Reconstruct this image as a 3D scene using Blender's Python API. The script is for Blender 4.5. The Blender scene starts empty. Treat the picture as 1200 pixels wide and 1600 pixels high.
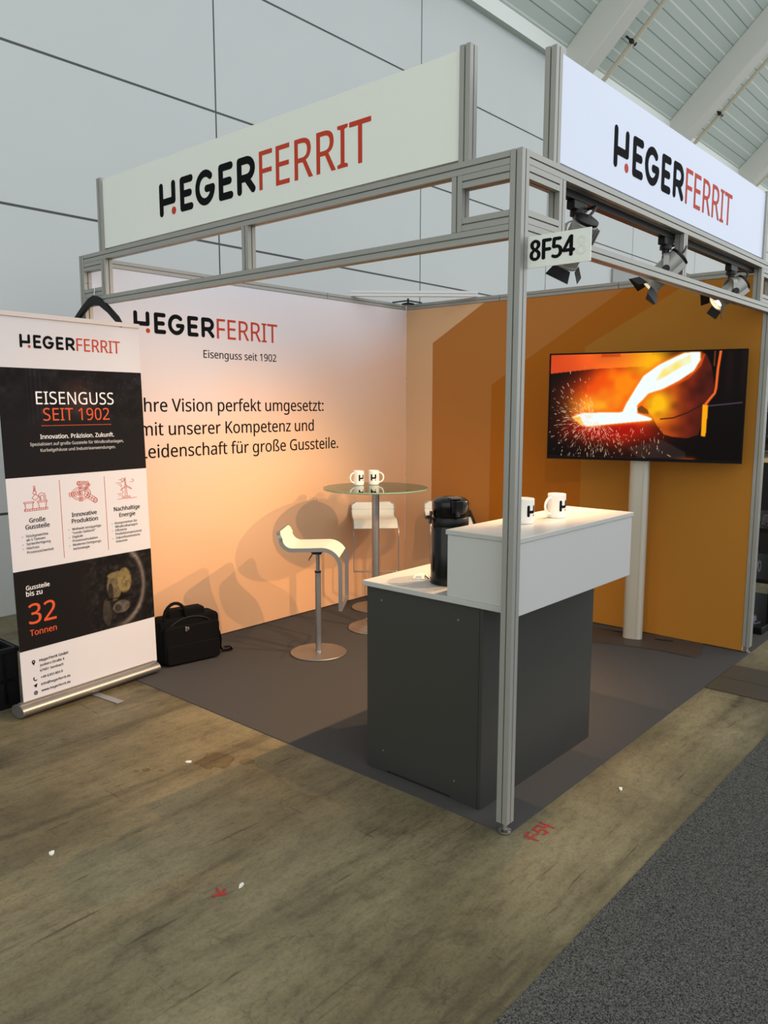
import bpy, bmesh, math, random
import numpy as np
from mathutils import Matrix, Vector

scene = bpy.context.scene
COL = scene.collection
PI = math.pi
R = math.radians

# ------------------------------------------------------------------ camera
cam_data = bpy.data.cameras.new('camera')
cam_data.sensor_fit = 'VERTICAL'
cam_data.sensor_height = 36.0
cam_data.lens = 1227.3 * 36.0 / 1600.0
cam_data.clip_start = 0.05
cam_data.clip_end = 200
camera = bpy.data.objects.new('camera', cam_data)
COL.objects.link(camera)
_f = Vector((0.74625161, 0.65219039, -0.13325249))
_r = Vector((0.65818402, -0.75285606, 0.00124127))
_u = Vector((0.0995104, 0.08863096, 0.99108135))
camera.matrix_world = Matrix(((_r.x, _u.x, -_f.x, -2.44376), (_r.y, _u.y, -_f.y, -1.51618),
                              (_r.z, _u.z, -_f.z, 1.62639), (0, 0, 0, 1)))
scene.camera = camera

# ------------------------------------------------------------------ exposure, daylight of the hall
scene.view_settings.view_transform = 'Standard'
scene.view_settings.look = 'None'
scene.view_settings.gamma = 1.0
scene.view_settings.use_curve_mapping = False
scene.view_settings.exposure = 0.0

DAY = 1.74            # strength of the daylight coming in through the hall's glazing
SPOT = 158.0          # watts of one booth spotlight
world = bpy.data.worlds.new('hall daylight')
scene.world = world
world.use_nodes = True
wt = world.node_tree
wt.nodes.clear()
w_out = wt.nodes.new('ShaderNodeOutputWorld')
w_bg = wt.nodes.new('ShaderNodeBackground')
w_tc = wt.nodes.new('ShaderNodeTexCoord')
w_sep = wt.nodes.new('ShaderNodeSeparateXYZ')
w_ramp = wt.nodes.new('ShaderNodeValToRGB')
w_map = wt.nodes.new('ShaderNodeMapRange')
wt.links.new(w_tc.outputs['Generated'], w_sep.inputs[0])
w_map.inputs['From Min'].default_value = -1.0
w_map.inputs['From Max'].default_value = 1.0
wt.links.new(w_sep.outputs['Y'], w_map.inputs['Value'])
wt.links.new(w_map.outputs[0], w_ramp.inputs[0])
cr = w_ramp.color_ramp
cr.elements[0].position = 0.0
cr.elements[0].color = (0.86, 0.88, 0.95, 1)
cr.elements[1].position = 0.5
cr.elements[1].color = (0.84, 0.87, 0.79, 1)
e = cr.elements.new(0.25)
e.color = (0.84, 0.86, 0.87, 1)
wt.links.new(w_ramp.outputs[0], w_bg.inputs[0])
w_bg.inputs[1].default_value = DAY
wt.links.new(w_bg.outputs[0], w_out.inputs[0])

WARM = (1.0, 0.60, 0.28)

# ------------------------------------------------------------------ materials
def lin(c):
    return tuple((x / 255 / 12.92) if x / 255 <= 0.04045 else ((x / 255 + 0.055) / 1.055) ** 2.4 for x in c)

def new_mat(name):
    m = bpy.data.materials.new(name)
    m.use_nodes = True
    return m, m.node_tree, m.node_tree.nodes['Principled BSDF']

def mat(name, rgb, rough=0.5, metal=0.0, spec=0.5, noise=0.0, nscale=40.0, coat=0.0, bump=0.0, srgb=True):
    m, nt, b = new_mat(name)
    c = lin(rgb) if srgb else rgb
    b.inputs['Base Color'].default_value = (*c, 1)
    b.inputs['Roughness'].default_value = rough
    b.inputs['Metallic'].default_value = metal
    b.inputs['Specular IOR Level'].default_value = spec
    b.inputs['Coat Weight'].default_value = coat
    if noise or bump:
        tc = nt.nodes.new('ShaderNodeTexCoord')
        n = nt.nodes.new('ShaderNodeTexNoise')
        n.inputs['Scale'].default_value = nscale
        n.inputs['Detail'].default_value = 4
        nt.links.new(tc.outputs['Object'], n.inputs['Vector'])
        if noise:
            mp = nt.nodes.new('ShaderNodeMapRange')
            mp.inputs['To Min'].default_value = 1 - noise
            mp.inputs['To Max'].default_value = 1 + noise
            nt.links.new(n.outputs['Fac'], mp.inputs['Value'])
            mx = nt.nodes.new('ShaderNodeVectorMath')
            mx.operation = 'MULTIPLY'
            mx.inputs[0].default_value = c
            nt.links.new(mp.outputs[0], mx.inputs[1])
            nt.links.new(mx.outputs[0], b.inputs['Base Color'])
        if bump:
            bp = nt.nodes.new('ShaderNodeBump')
            bp.inputs['Strength'].default_value = bump
            bp.inputs['Distance'].default_value = 0.002
            nt.links.new(n.outputs['Fac'], bp.inputs['Height'])
            nt.links.new(bp.outputs[0], b.inputs['Normal'])
    return m

def glow_mat(name, rgb, strength):
    m, nt, b = new_mat(name)
    b.inputs['Base Color'].default_value = (0.02, 0.02, 0.02, 1)
    b.inputs['Emission Color'].default_value = (*rgb, 1)
    b.inputs['Emission Strength'].default_value = strength
    return m

def picture_mat(name, emission=0.0, rough=0.5):
    m, nt, b = new_mat(name)
    at = nt.nodes.new('ShaderNodeAttribute')
    at.attribute_name = 'picture'
    b.inputs['Roughness'].default_value = rough
    if emission:
        b.inputs['Base Color'].default_value = (0.001, 0.001, 0.001, 1)
        nt.links.new(at.outputs['Color'], b.inputs['Emission Color'])
        b.inputs['Emission Strength'].default_value = emission
        b.inputs['Specular IOR Level'].default_value = 0.06
    else:
        nt.links.new(at.outputs['Color'], b.inputs['Base Color'])
    return m

def glass_mat(name, tint):
    m = bpy.data.materials.new(name)
    m.use_nodes = True
    nt = m.node_tree
    nt.nodes.clear()
    out = nt.nodes.new('ShaderNodeOutputMaterial')
    mix = nt.nodes.new('ShaderNodeMixShader')
    tr = nt.nodes.new('ShaderNodeBsdfTransparent')
    gl = nt.nodes.new('ShaderNodeBsdfGlossy')
    fr = nt.nodes.new('ShaderNodeFresnel')
    tr.inputs[0].default_value = (*tint, 1)
    gl.inputs[0].default_value = (0.9, 1, 0.95, 1)
    gl.inputs['Roughness'].default_value = 0.03
    fr.inputs[0].default_value = 1.5
    nt.links.new(fr.outputs[0], mix.inputs[0])
    nt.links.new(tr.outputs[0], mix.inputs[1])
    nt.links.new(gl.outputs[0], mix.inputs[2])
    nt.links.new(mix.outputs[0], out.inputs[0])
    return m

def floor_mat():
    m, nt, b = new_mat('worn concrete')
    N, L = nt.nodes.new, nt.links.new
    tc = N('ShaderNodeTexCoord')
    def noise(scale, detail=6, sx=1, sy=1, rough=0.6, dist=0.0, rot=0.0):
        mp = N('ShaderNodeMapping')
        mp.inputs['Scale'].default_value = (sx, sy, 1)
        mp.inputs['Rotation'].default_value = (0, 0, rot)
        L(tc.outputs['Object'], mp.inputs[0])
        n = N('ShaderNodeTexNoise')
        n.inputs['Scale'].default_value = scale
        n.inputs['Detail'].default_value = detail
        n.inputs['Roughness'].default_value = rough
        n.inputs['Distortion'].default_value = dist
        L(mp.outputs[0], n.inputs['Vector'])
        return n.outputs['Fac']
    def ramp(fac, stops):
        r = N('ShaderNodeValToRGB')
        els = r.color_ramp.elements
        els[0].position, els[0].color = stops[0][0], (*stops[0][1], 1)
        els[1].position, els[1].color = stops[-1][0], (*stops[-1][1], 1)
        for p, c in stops[1:-1]:
            x = els.new(p)
            x.color = (*c, 1)
        L(fac, r.inputs[0])
        return r.outputs[0]
    def mul(a, c):
        x = N('ShaderNodeMix')
        x.data_type = 'RGBA'
        x.blend_type = 'MULTIPLY'
        x.inputs[0].default_value = 1
        L(a, x.inputs[6])
        L(c, x.inputs[7])
        return x.outputs[2]
    g = lambda v: (v, v, v)
    base = ramp(noise(0.9, 8), [(0.30, lin((88, 79, 57))), (0.5, lin((121, 112, 85))), (0.70, lin((144, 134, 104)))])
    streak = ramp(noise(1.3, 6, 0.35, 2.6, rot=R(8), dist=0.6), [(0.36, g(0.50)), (0.46, g(0.82)), (0.56, g(1.0)), (0.8, g(1.08))])
    stain = ramp(noise(2.3, 5, dist=1.2), [(0.30, g(0.55)), (0.40, g(0.9)), (0.5, g(1.0)), (1.0, g(1.0))])
    grit = ramp(noise(70, 5, rough=0.85), [(0.3, g(0.66)), (0.52, g(1.0)), (0.75, g(1.14))])
    # scuffs: thin stretched dark marks in two directions
    sc1 = ramp(noise(9, 3, 0.25, 4.0, rot=R(-35)), [(0.28, g(0.42)), (0.35, g(1.0)), (1, g(1.0))])
    sc2 = ramp(noise(7, 3, 5.0, 0.3, rot=R(20)), [(0.27, g(0.48)), (0.33, g(1.0)), (1, g(1.0))])
    vo = N('ShaderNodeTexVoronoi')
    vo.feature = 'DISTANCE_TO_EDGE'
    vo.inputs['Scale'].default_value = 3.4
    dn = N('ShaderNodeTexNoise')
    dn.inputs['Scale'].default_value = 5
    vm = N('ShaderNodeVectorMath')
    vm.operation = 'ADD'
    L(tc.outputs['Object'], vm.inputs[0])
    L(tc.outputs['Object'], dn.inputs['Vector'])
    vs = N('ShaderNodeVectorMath')
    vs.operation = 'SCALE'
    vs.inputs['Scale'].default_value = 0.35
    L(dn.outputs['Color'], vs.inputs[0])
    L(vs.outputs[0], vm.inputs[1])
    L(vm.outputs[0], vo.inputs['Vector'])
    crack = ramp(vo.outputs['Distance'], [(0.0, g(0.66)), (0.005, g(1.0)), (1, g(1.0))])
    mott = ramp(noise(24, 8, 0.6, 1.3, rough=0.78), [(0.36, g(0.70)), (0.50, g(1.0)), (0.70, g(1.10))])
    sc3 = ramp(noise(3.2, 4, 0.22, 6.0, rot=R(6), dist=0.4), [(0.27, g(0.55)), (0.36, g(1.0)), (1, g(1.0))])
    # one dried brown puddle by the booth carpet and a few drops
    c = base
    for px_, py_, pr_ in ((-0.36, 1.34, 0.075), (-0.27, 1.22, 0.030), (-0.62, 1.50, 0.016), (-0.58, 1.44, 0.012), (-0.66, 1.52, 0.012)):
        ds = N('ShaderNodeVectorMath')
        ds.operation = 'DISTANCE'
        wob = N('ShaderNodeVectorMath')
        wob.operation = 'ADD'
        wsc = N('ShaderNodeVectorMath')
        wsc.operation = 'SCALE'
        wsc.inputs['Scale'].default_value = pr_ * 1.6
        wn = N('ShaderNodeTexNoise')
        wn.inputs['Scale'].default_value = 14
        L(tc.outputs['Object'], wn.inputs['Vector'])
        L(wn.outputs['Color'], wsc.inputs[0])
        L(tc.outputs['Object'], wob.inputs[0])
        L(wsc.outputs[0], wob.inputs[1])
        L(wob.outputs[0], ds.inputs[0])
        ds.inputs[1].default_value = (px_ + pr_ * 0.8, py_ + pr_ * 0.8, pr_ * 0.8)
        c = mul(c, ramp(ds.outputs['Value'], [(pr_ * 0.85, (0.74, 0.66, 0.55)), (pr_, (0.55, 0.45, 0.36)), (pr_ * 1.12, g(1.0))]))
    for k in (streak, stain, grit, mott, sc1, sc2, sc3, crack):
        c = mul(c, k)
    L(c, b.inputs['Base Color'])
    rr = N('ShaderNodeMapRange')
    rr.inputs['To Min'].default_value = 0.38
    rr.inputs['To Max'].default_value = 0.62
    L(noise(3, 4), rr.inputs['Value'])
    L(rr.outputs[0], b.inputs['Roughness'])
    b.inputs['Specular IOR Level'].default_value = 0.35
    return m

def carpet_mat(name, rgb, amount, scale):
    m, nt, b = new_mat(name)
    N, L = nt.nodes.new, nt.links.new
    tc = N('ShaderNodeTexCoord')
    n = N('ShaderNodeTexNoise')
    n.inputs['Scale'].default_value = scale
    n.inputs['Detail'].default_value = 3
    n.inputs['Roughness'].default_value = 0.7
    L(tc.outputs['Object'], n.inputs['Vector'])
    r = N('ShaderNodeValToRGB')
    c = lin(rgb)
    r.color_ramp.elements[0].position = 0.36
    r.color_ramp.elements[0].color = (*[x * (1 - amount) for x in c], 1)
    r.color_ramp.elements[1].position = 0.68
    r.color_ramp.elements[1].color = (*[x * (1 + amount) for x in c], 1)
    L(n.outputs['Fac'], r.inputs[0])
    L(r.outputs[0], b.inputs['Base Color'])
    b.inputs['Roughness'].default_value = 0.95
    b.inputs['Specular IOR Level'].default_value = 0.1
    bp = N('ShaderNodeBump')
    bp.inputs['Strength'].default_value = 0.4
    bp.inputs['Distance'].default_value = 0.003
    L(n.outputs['Fac'], bp.inputs['Height'])
    L(bp.outputs[0], b.inputs['Normal'])
    return m

def joint_mat(name, rgb, dark, specs, rough=0.55):
    """painted panels with thin joints; specs = list of (axis, spacing, offset, half width, colour factor)"""
    m, nt, b = new_mat(name)
    N, L = nt.nodes.new, nt.links.new
    tc = N('ShaderNodeTexCoord')
    sep = N('ShaderNodeSeparateXYZ')
    L(tc.outputs['Object'], sep.inputs[0])
    n = N('ShaderNodeTexNoise')
    n.inputs['Scale'].default_value = 0.7
    n.inputs['Detail'].default_value = 5
    L(tc.outputs['Object'], n.inputs['Vector'])
    mr = N('ShaderNodeMapRange')
    mr.inputs['To Min'].default_value = 0.95
    mr.inputs['To Max'].default_value = 1.05
    L(n.outputs['Fac'], mr.inputs['Value'])
    vm = N('ShaderNodeVectorMath')
    vm.operation = 'MULTIPLY'
    vm.inputs[0].default_value = lin(rgb)
    L(mr.outputs[0], vm.inputs[1])
    col = vm.outputs[0]
    for axis, spacing, offset, half, fcol in specs:
        def mnode(op, a, bb):
            x = N('ShaderNodeMath')
            x.operation = op
            for i, v in enumerate((a, bb)):
                if hasattr(v, 'is_linked') or hasattr(v, 'links'):
                    L(v, x.inputs[i])
                else:
                    x.inputs[i].default_value = v
            return x.outputs[0]
        s = mnode('SUBTRACT', sep.outputs[axis], offset)
        s = mnode('ADD', s, spacing * 0.5 + spacing * 50)
        s = mnode('MODULO', s, spacing)
        s = mnode('SUBTRACT', s, spacing * 0.5)
        s = mnode('ABSOLUTE', s, 0.0)
        s = mnode('LESS_THAN', s, half)
        mx = N('ShaderNodeMix')
        mx.data_type = 'RGBA'
        L(s, mx.inputs[0])
        L(col, mx.inputs[6])
        mx.inputs[7].default_value = (*lin(fcol), 1)
        col = mx.outputs[2]
    L(col, b.inputs['Base Color'])
    b.inputs['Roughness'].default_value = rough
    return m

M_ALU = mat('brushed aluminium profile', (156, 156, 150), 0.42, 0.35, noise=0.04, nscale=9)
M_CHROME = mat('chrome', (210, 210, 212), 0.18, 1.0)
M_STEEL = mat('brushed stainless steel', (158, 154, 148), 0.38, 0.85, noise=0.06, nscale=30)
M_STEELD = mat('satin grey steel', (150, 150, 150), 0.40, 0.8)
M_WHITE = mat('white laminate', (188, 188, 185), 0.35, noise=0.015, nscale=8)
M_EDGE = mat('white laminate edge band', (180, 181, 176), 0.4)
M_ANTH = mat('anthracite laminate', (53, 53, 50), 0.4, noise=0.03, nscale=5)
M_BLACK = mat('black plastic', (13, 13, 14), 0.42, spec=0.3)
M_GLOSS = mat('glossy black lacquer', (5, 5, 6), 0.16, spec=0.35)
M_FABRIC = mat('black woven fabric', (13, 12, 12), 0.85, spec=0.12, noise=0.25, nscale=300, bump=0.4)
M_RUBBER = mat('dark rubber', (30, 30, 30), 0.7)
M_LIGHTBOX = mat('backlit white sign face', (206, 214, 230), 0.45)
_b = M_LIGHTBOX.node_tree.nodes['Principled BSDF']
_b.inputs['Emission Color'].default_value = (0.66, 0.80, 1.0, 1)
_b.inputs['Emission Strength'].default_value = 0.10
M_BOARD = mat('white sign board', (228, 232, 224), 0.45)
M_INK = mat('black print', (20, 22, 23), 0.8, spec=0.06)
M_RED = mat('rust red print', (188, 62, 38), 0.6, spec=0.2)
M_RUST = mat('orange red print', (214, 88, 48), 0.6, spec=0.2)
M_FAINT = mat('faded grey print', (222, 226, 218), 0.5)
M_WPRINT = mat('white print', (238, 238, 238), 0.6)
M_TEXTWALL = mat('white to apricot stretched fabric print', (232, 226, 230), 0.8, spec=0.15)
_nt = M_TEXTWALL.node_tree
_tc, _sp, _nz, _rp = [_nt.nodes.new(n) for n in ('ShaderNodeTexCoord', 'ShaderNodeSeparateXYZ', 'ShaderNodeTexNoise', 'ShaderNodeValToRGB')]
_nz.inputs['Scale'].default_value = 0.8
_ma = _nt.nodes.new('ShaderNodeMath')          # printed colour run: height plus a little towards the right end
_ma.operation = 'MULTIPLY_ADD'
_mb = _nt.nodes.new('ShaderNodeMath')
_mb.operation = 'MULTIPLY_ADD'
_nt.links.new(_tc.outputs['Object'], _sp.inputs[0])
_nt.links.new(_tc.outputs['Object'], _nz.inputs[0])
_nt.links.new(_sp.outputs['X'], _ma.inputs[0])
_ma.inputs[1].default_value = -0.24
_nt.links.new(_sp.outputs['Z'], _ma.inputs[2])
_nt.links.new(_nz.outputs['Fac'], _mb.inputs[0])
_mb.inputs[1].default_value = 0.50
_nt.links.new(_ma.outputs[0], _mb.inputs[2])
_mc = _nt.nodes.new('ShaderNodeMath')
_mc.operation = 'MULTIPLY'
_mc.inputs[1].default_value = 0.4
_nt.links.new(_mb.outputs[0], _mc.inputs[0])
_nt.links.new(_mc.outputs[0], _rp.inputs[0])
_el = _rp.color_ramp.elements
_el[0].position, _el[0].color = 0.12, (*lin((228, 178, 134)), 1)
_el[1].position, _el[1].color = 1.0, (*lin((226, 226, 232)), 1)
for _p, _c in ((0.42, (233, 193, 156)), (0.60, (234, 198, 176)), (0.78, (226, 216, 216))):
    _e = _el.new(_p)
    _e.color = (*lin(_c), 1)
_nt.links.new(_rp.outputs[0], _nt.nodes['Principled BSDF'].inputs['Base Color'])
M_OR = [mat('orange wall print, pale outer field', (214, 174, 134), 0.75, spec=0.15, noise=0.03, nscale=1.2),
        mat('orange wall print, second field', (178, 116, 56), 0.75, spec=0.15, noise=0.03, nscale=1.2),
        mat('orange wall print, third field', (170, 100, 24), 0.75, spec=0.15, noise=0.03, nscale=1.2),
        mat('orange wall print, inner field', (172, 116, 42), 0.75, spec=0.15, noise=0.03, nscale=1.2)]
M_CERAMIC = mat('glazed white ceramic', (238, 236, 228), 0.15, coat=0.3)
M_SEAT = mat('cream lacquered plywood', (240, 234, 214), 0.4)
M_CARPET = carpet_mat('grey needle felt', (74, 72, 71), 0.16, 240)
M_AISLE = carpet_mat('speckled grey loop pile', (83, 82, 79), 0.95, 230)
M_FLOOR = floor_mat()
M_HALL = joint_mat('grey wall panels', (190, 196, 194), None,
                   [('X', 3.0, 2.26, 0.008, (60, 64, 64)), ('Z', 1.162, 0.80, 0.010, (60, 64, 64))])
M_ROOF = joint_mat('painted roof planks', (188, 202, 195), None,
                   [('Y', 0.31, 0.05, 0.008, (126, 140, 134)), ('Y', 0.31, 0.19, 0.012, (222, 229, 223))])
M_BEAM = mat('painted roof beam', (204, 206, 198), 0.5, noise=0.03, nscale=2)
M_TIMBERPIPE = mat('beige painted pipe', (206, 198, 176), 0.5)
M_BANNER = mat('white banner film', (212, 212, 216), 0.6, spec=0.2)
M_DARKPRINT = mat('anthracite print', (34, 34, 36), 0.5)
M_PAPER = mat('paper card', (232, 230, 222), 0.6)
M_CORDG = mat('grey painted metal', (150, 150, 152), 0.45, 0.4)
M_DARKWALL = mat('dark panel', (20, 20, 22), 0.6)
M_GLASS = glass_mat('clear table glass', (0.90, 0.94, 0.90))
M_GEDGE = mat('green glass edge', (120, 150, 126), 0.15)
M_LAMP = glow_mat('lamp lens', (1.0, 0.80, 0.52), 14.0)
M_SCREEN = picture_mat('screen picture', emission=1.0, rough=0.3)
M_PHOTO = picture_mat('printed photo', rough=0.7)
M_PHOTO.node_tree.nodes['Principled BSDF'].inputs['Specular IOR Level'].default_value = 0.1
M_PAINTR = mat('red floor paint', (160, 46, 44), 0.7, noise=0.2, nscale=60)
M_HATCH = mat('dark steel hatch', (62, 55, 44), 0.55, noise=0.15, nscale=6)
M_YELLOW = mat('yellow lit white laminate', (224, 200, 150), 0.5)  # white counter top, yellow lamp light painted into its colour
M_PART = mat('machined grey casting', (120, 116, 128), 0.35, 0.6)

# ------------------------------------------------------------------ geometry helpers
class MB:
    def __init__(self):
        self.v, self.f, self.m = [], [], []

    def add(self, verts, faces, mi=0, M=None):
        o = len(self.v)
        for p in verts:
            p = Vector(p)
            self.v.append(M @ p if M is not None else p)
        for f in faces:
            self.f.append([o + i for i in f])
            self.m.append(mi)
        return self

    def box(self, x0, x1, y0, y1, z0, z1, mi=0, M=None):
        vs = [(x, y, z) for z in (z0, z1) for y in (y0, y1) for x in (x0, x1)]
        fs = [(0, 2, 3, 1), (4, 5, 7, 6), (0, 1, 5, 4), (2, 6, 7, 3), (0, 4, 6, 2), (1, 3, 7, 5)]
        return self.add(vs, fs, mi, M)

    def prism(self, poly, a, b, axis='z', mi=0, M=None):
        n = len(poly)
        mp = {'z': lambda u, v, w: (u, v, w), 'x': lambda u, v, w: (w, u, v), 'y': lambda u, v, w: (u, w, v)}[axis]
        vs = [mp(u, v, a) for u, v in poly] + [mp(u, v, b) for u, v in poly]
        fs = [list(range(n))[::-1], list(range(n, 2 * n))] + [(i, (i + 1) % n, n + (i + 1) % n, n + i) for i in range(n)]
        return self.add(vs, fs, mi, M)

    def lathe(self, prof, seg=32, mi=0, M=None, caps=True):
        vs, fs = [], []
        for r, z in prof:
            for k in range(seg):
                a = 2 * PI * k / seg
                vs.append((r * math.cos(a), r * math.sin(a), z))
        n = len(prof)
        for i in range(n - 1):
            for k in range(seg):
                k2 = (k + 1) % seg
                fs.append((i * seg + k, i * seg + k2, (i + 1) * seg + k2, (i + 1) * seg + k))
        if caps:
            if prof[0][0] > 1e-6:
                fs.append(list(range(seg))[::-1])
            if prof[-1][0] > 1e-6:
                fs.append(list(range((n - 1) * seg, n * seg)))
        return self.add(vs, fs, mi, M)

    def cyl(self, p0, p1, r0, r1=None, seg=20, mi=0, M=None):
        p0, p1 = Vector(p0), Vector(p1)
        d = p1 - p0
        q = d.to_track_quat('Z', 'Y').to_matrix().to_4x4()
        T = Matrix.Translation(p0) @ q
        if M is not None:
            T = M @ T
        return self.lathe([(r0, 0), (r0 if r1 is None else r1, d.length)], seg, mi, T)

    def tube(self, path, r, seg=8, mi=0, M=None, closed=False):
        P = [Vector(p) for p in path]
        n = len(P)
        T = []
        for i in range(n):
            a = P[i - 1] if (i > 0 or closed) else P[i]
            b = P[(i + 1) % n] if (i < n - 1 or closed) else P[i]
            T.append((b - a).normalized())
        up = Vector((0, 0, 1)) if abs(T[0].z) < 0.9 else Vector((1, 0, 0))
        nrm = (up - T[0] * up.dot(T[0])).normalized()
        vs, fs = [], []
        for i in range(n):
            nrm = (nrm - T[i] * nrm.dot(T[i])).normalized()
            bn = T[i].cross(nrm)
            for k in range(seg):
                a = 2 * PI * k / seg
                vs.append(P[i] + nrm * (r * math.cos(a)) + bn * (r * math.sin(a)))
        for i in range(n - 1 + (1 if closed else 0)):
            j = (i + 1) % n
            for k in range(seg):
                k2 = (k + 1) % seg
                fs.append((i * seg + k, i * seg + k2, j * seg + k2, j * seg + k))
        if not closed:
            fs.append(list(range(seg))[::-1])
            fs.append(list(range((n - 1) * seg, n * seg)))
        return self.add(vs, fs, mi, M)

    def strip(self, path, w, t, mi=0, M=None):
        """flat bar along a path in the local xz plane, width w along y, thickness t in the plane"""
        P = [Vector((p[0], 0, p[1])) for p in path]
        n = len(P)
        vs, fs = [], []
        for i in range(n):
            a, b = P[max(i - 1, 0)], P[min(i + 1, n - 1)]
            d = (b - a).normalized()
            nr = Vector((-d.z, 0, d.x))
            for sy, sn in ((-1, -1), (1, -1), (1, 1), (-1, 1)):
                q = P[i] + nr * (sn * t / 2)
                vs.append((q.x, sy * w / 2, q.z))
        for i in range(n - 1):
            for k in range(4):
                k2 = (k + 1) % 4
                fs.append((i * 4 + k, i * 4 + k2, i * 4 + 4 + k2, i * 4 + 4 + k))
        fs.append((3, 2, 1, 0))
        fs.append([(n - 1) * 4 + k for k in range(4)])
        return self.add(vs, fs, mi, M)

    def build(self, name, mats, parent=None, smooth=False, bevel=0.0, segs=2, M=None):
        me = bpy.data.meshes.new(name)
        if not isinstance(mats, (list, tuple)):
            mats = [mats]
        me.from_pydata([tuple(p) for p in self.v], [], self.f)
        for m in mats:
            me.materials.append(m)
        me.polygons.foreach_set('material_index', self.m)
        bm = bmesh.new()
        bm.from_mesh(me)
        bmesh.ops.recalc_face_normals(bm, faces=bm.faces)
        bm.to_mesh(me)
        bm.free()
        if smooth:
            me.polygons.foreach_set('use_smooth', [True] * len(me.polygons))
            me.set_sharp_from_angle(angle=R(35))
        me.update()
        o = bpy.data.objects.new(name, me)
        COL.objects.link(o)
        if parent is not None:
            o.parent = parent
        if M is not None:
            o.matrix_local = M
        if bevel:
            b = o.modifiers.new('bevel', 'BEVEL')
            b.width = bevel
            b.segments = segs
            b.limit_method = 'ANGLE'
        return o

def tag(o, label, cat, group=None):
    o['label'] = label
    o['category'] = cat
    if group:
        o['group'] = group
    return o

def thing(name, label, cat, loc=(0, 0, 0), rz=0.0, group=None):
    o = bpy.data.objects.new(name, None)
    COL.objects.link(o)
    o.empty_display_size = 0.1
    o.location = loc
    o.rotation_euler = (0, 0, rz)
    return tag(o, label, cat, group)

def struct(o):
    o['kind'] = 'structure'
    return o

def copy_tree(o, loc, rz, label):
    def rec(src, par):
        c = src.copy()
        COL.objects.link(c)
        if par is not None:
            c.parent = par
        for ch in src.children:
            rec(ch, c)
        return c
    r = rec(o, None)
    r.location = loc
    r.rotation_euler = (0, 0, rz)
    r['label'] = label
    return r

def arc(cx, cy, rx, ry, a0, a1, n):
    return [(cx + rx * math.cos(R(a0 + (a1 - a0) * i / n)), cy + ry * math.sin(R(a0 + (a1 - a0) * i / n))) for i in range(n + 1)]

def round_rect(x0, x1, y0, y1, r, n=6):
    return (arc(x1 - r, y1 - r, r, r, 0, 90, n) + arc(x0 + r, y1 - r, r, r, 90, 180, n)
            + arc(x0 + r, y0 + r, r, r, 180, 270, n) + arc(x1 - r, y0 + r, r, r, 270, 360, n))

def frame(origin, u, v):
    u, v = Vector(u).normalized(), Vector(v).normalized()
    n = u.cross(v)
    return Matrix(((u.x, v.x, n.x, origin[0]), (u.y, v.y, n.y, origin[1]), (u.z, v.z, n.z, origin[2]), (0, 0, 0, 1)))

# grooved aluminium profile: square section with a slot in every face
def slot_section(w, slot=0.0055, depth=0.008):
    h, s = w / 2, slot / 2
    q = [(h, -s), (h - depth, -s), (h - depth, s), (h, s), (h, h)]
    out = []
    for k in range(4):
        c, d = math.cos(k * PI / 2), math.sin(k * PI / 2)
        out += [(x * c - y * d, x * d + y * c) for x, y in q]
    return out

def profile(mb, axis, a, b, c0, c1, w=0.046, mi=0):
    """profile bar along axis between a and b; c0, c1 are the other two coordinates in xyz order"""
    sec = slot_section(w)
    if axis == 'z':
        mb.prism([(x + c0, y + c1) for x, y in sec], a, b, 'z', mi)
    elif axis == 'x':
        mb.prism([(x + c0, y + c1) for x, y in sec], a, b, 'x', mi)
    else:
        mb.prism([(x + c0, y + c1) for x, y in sec], a, b, 'y', mi)
    return mb

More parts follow.
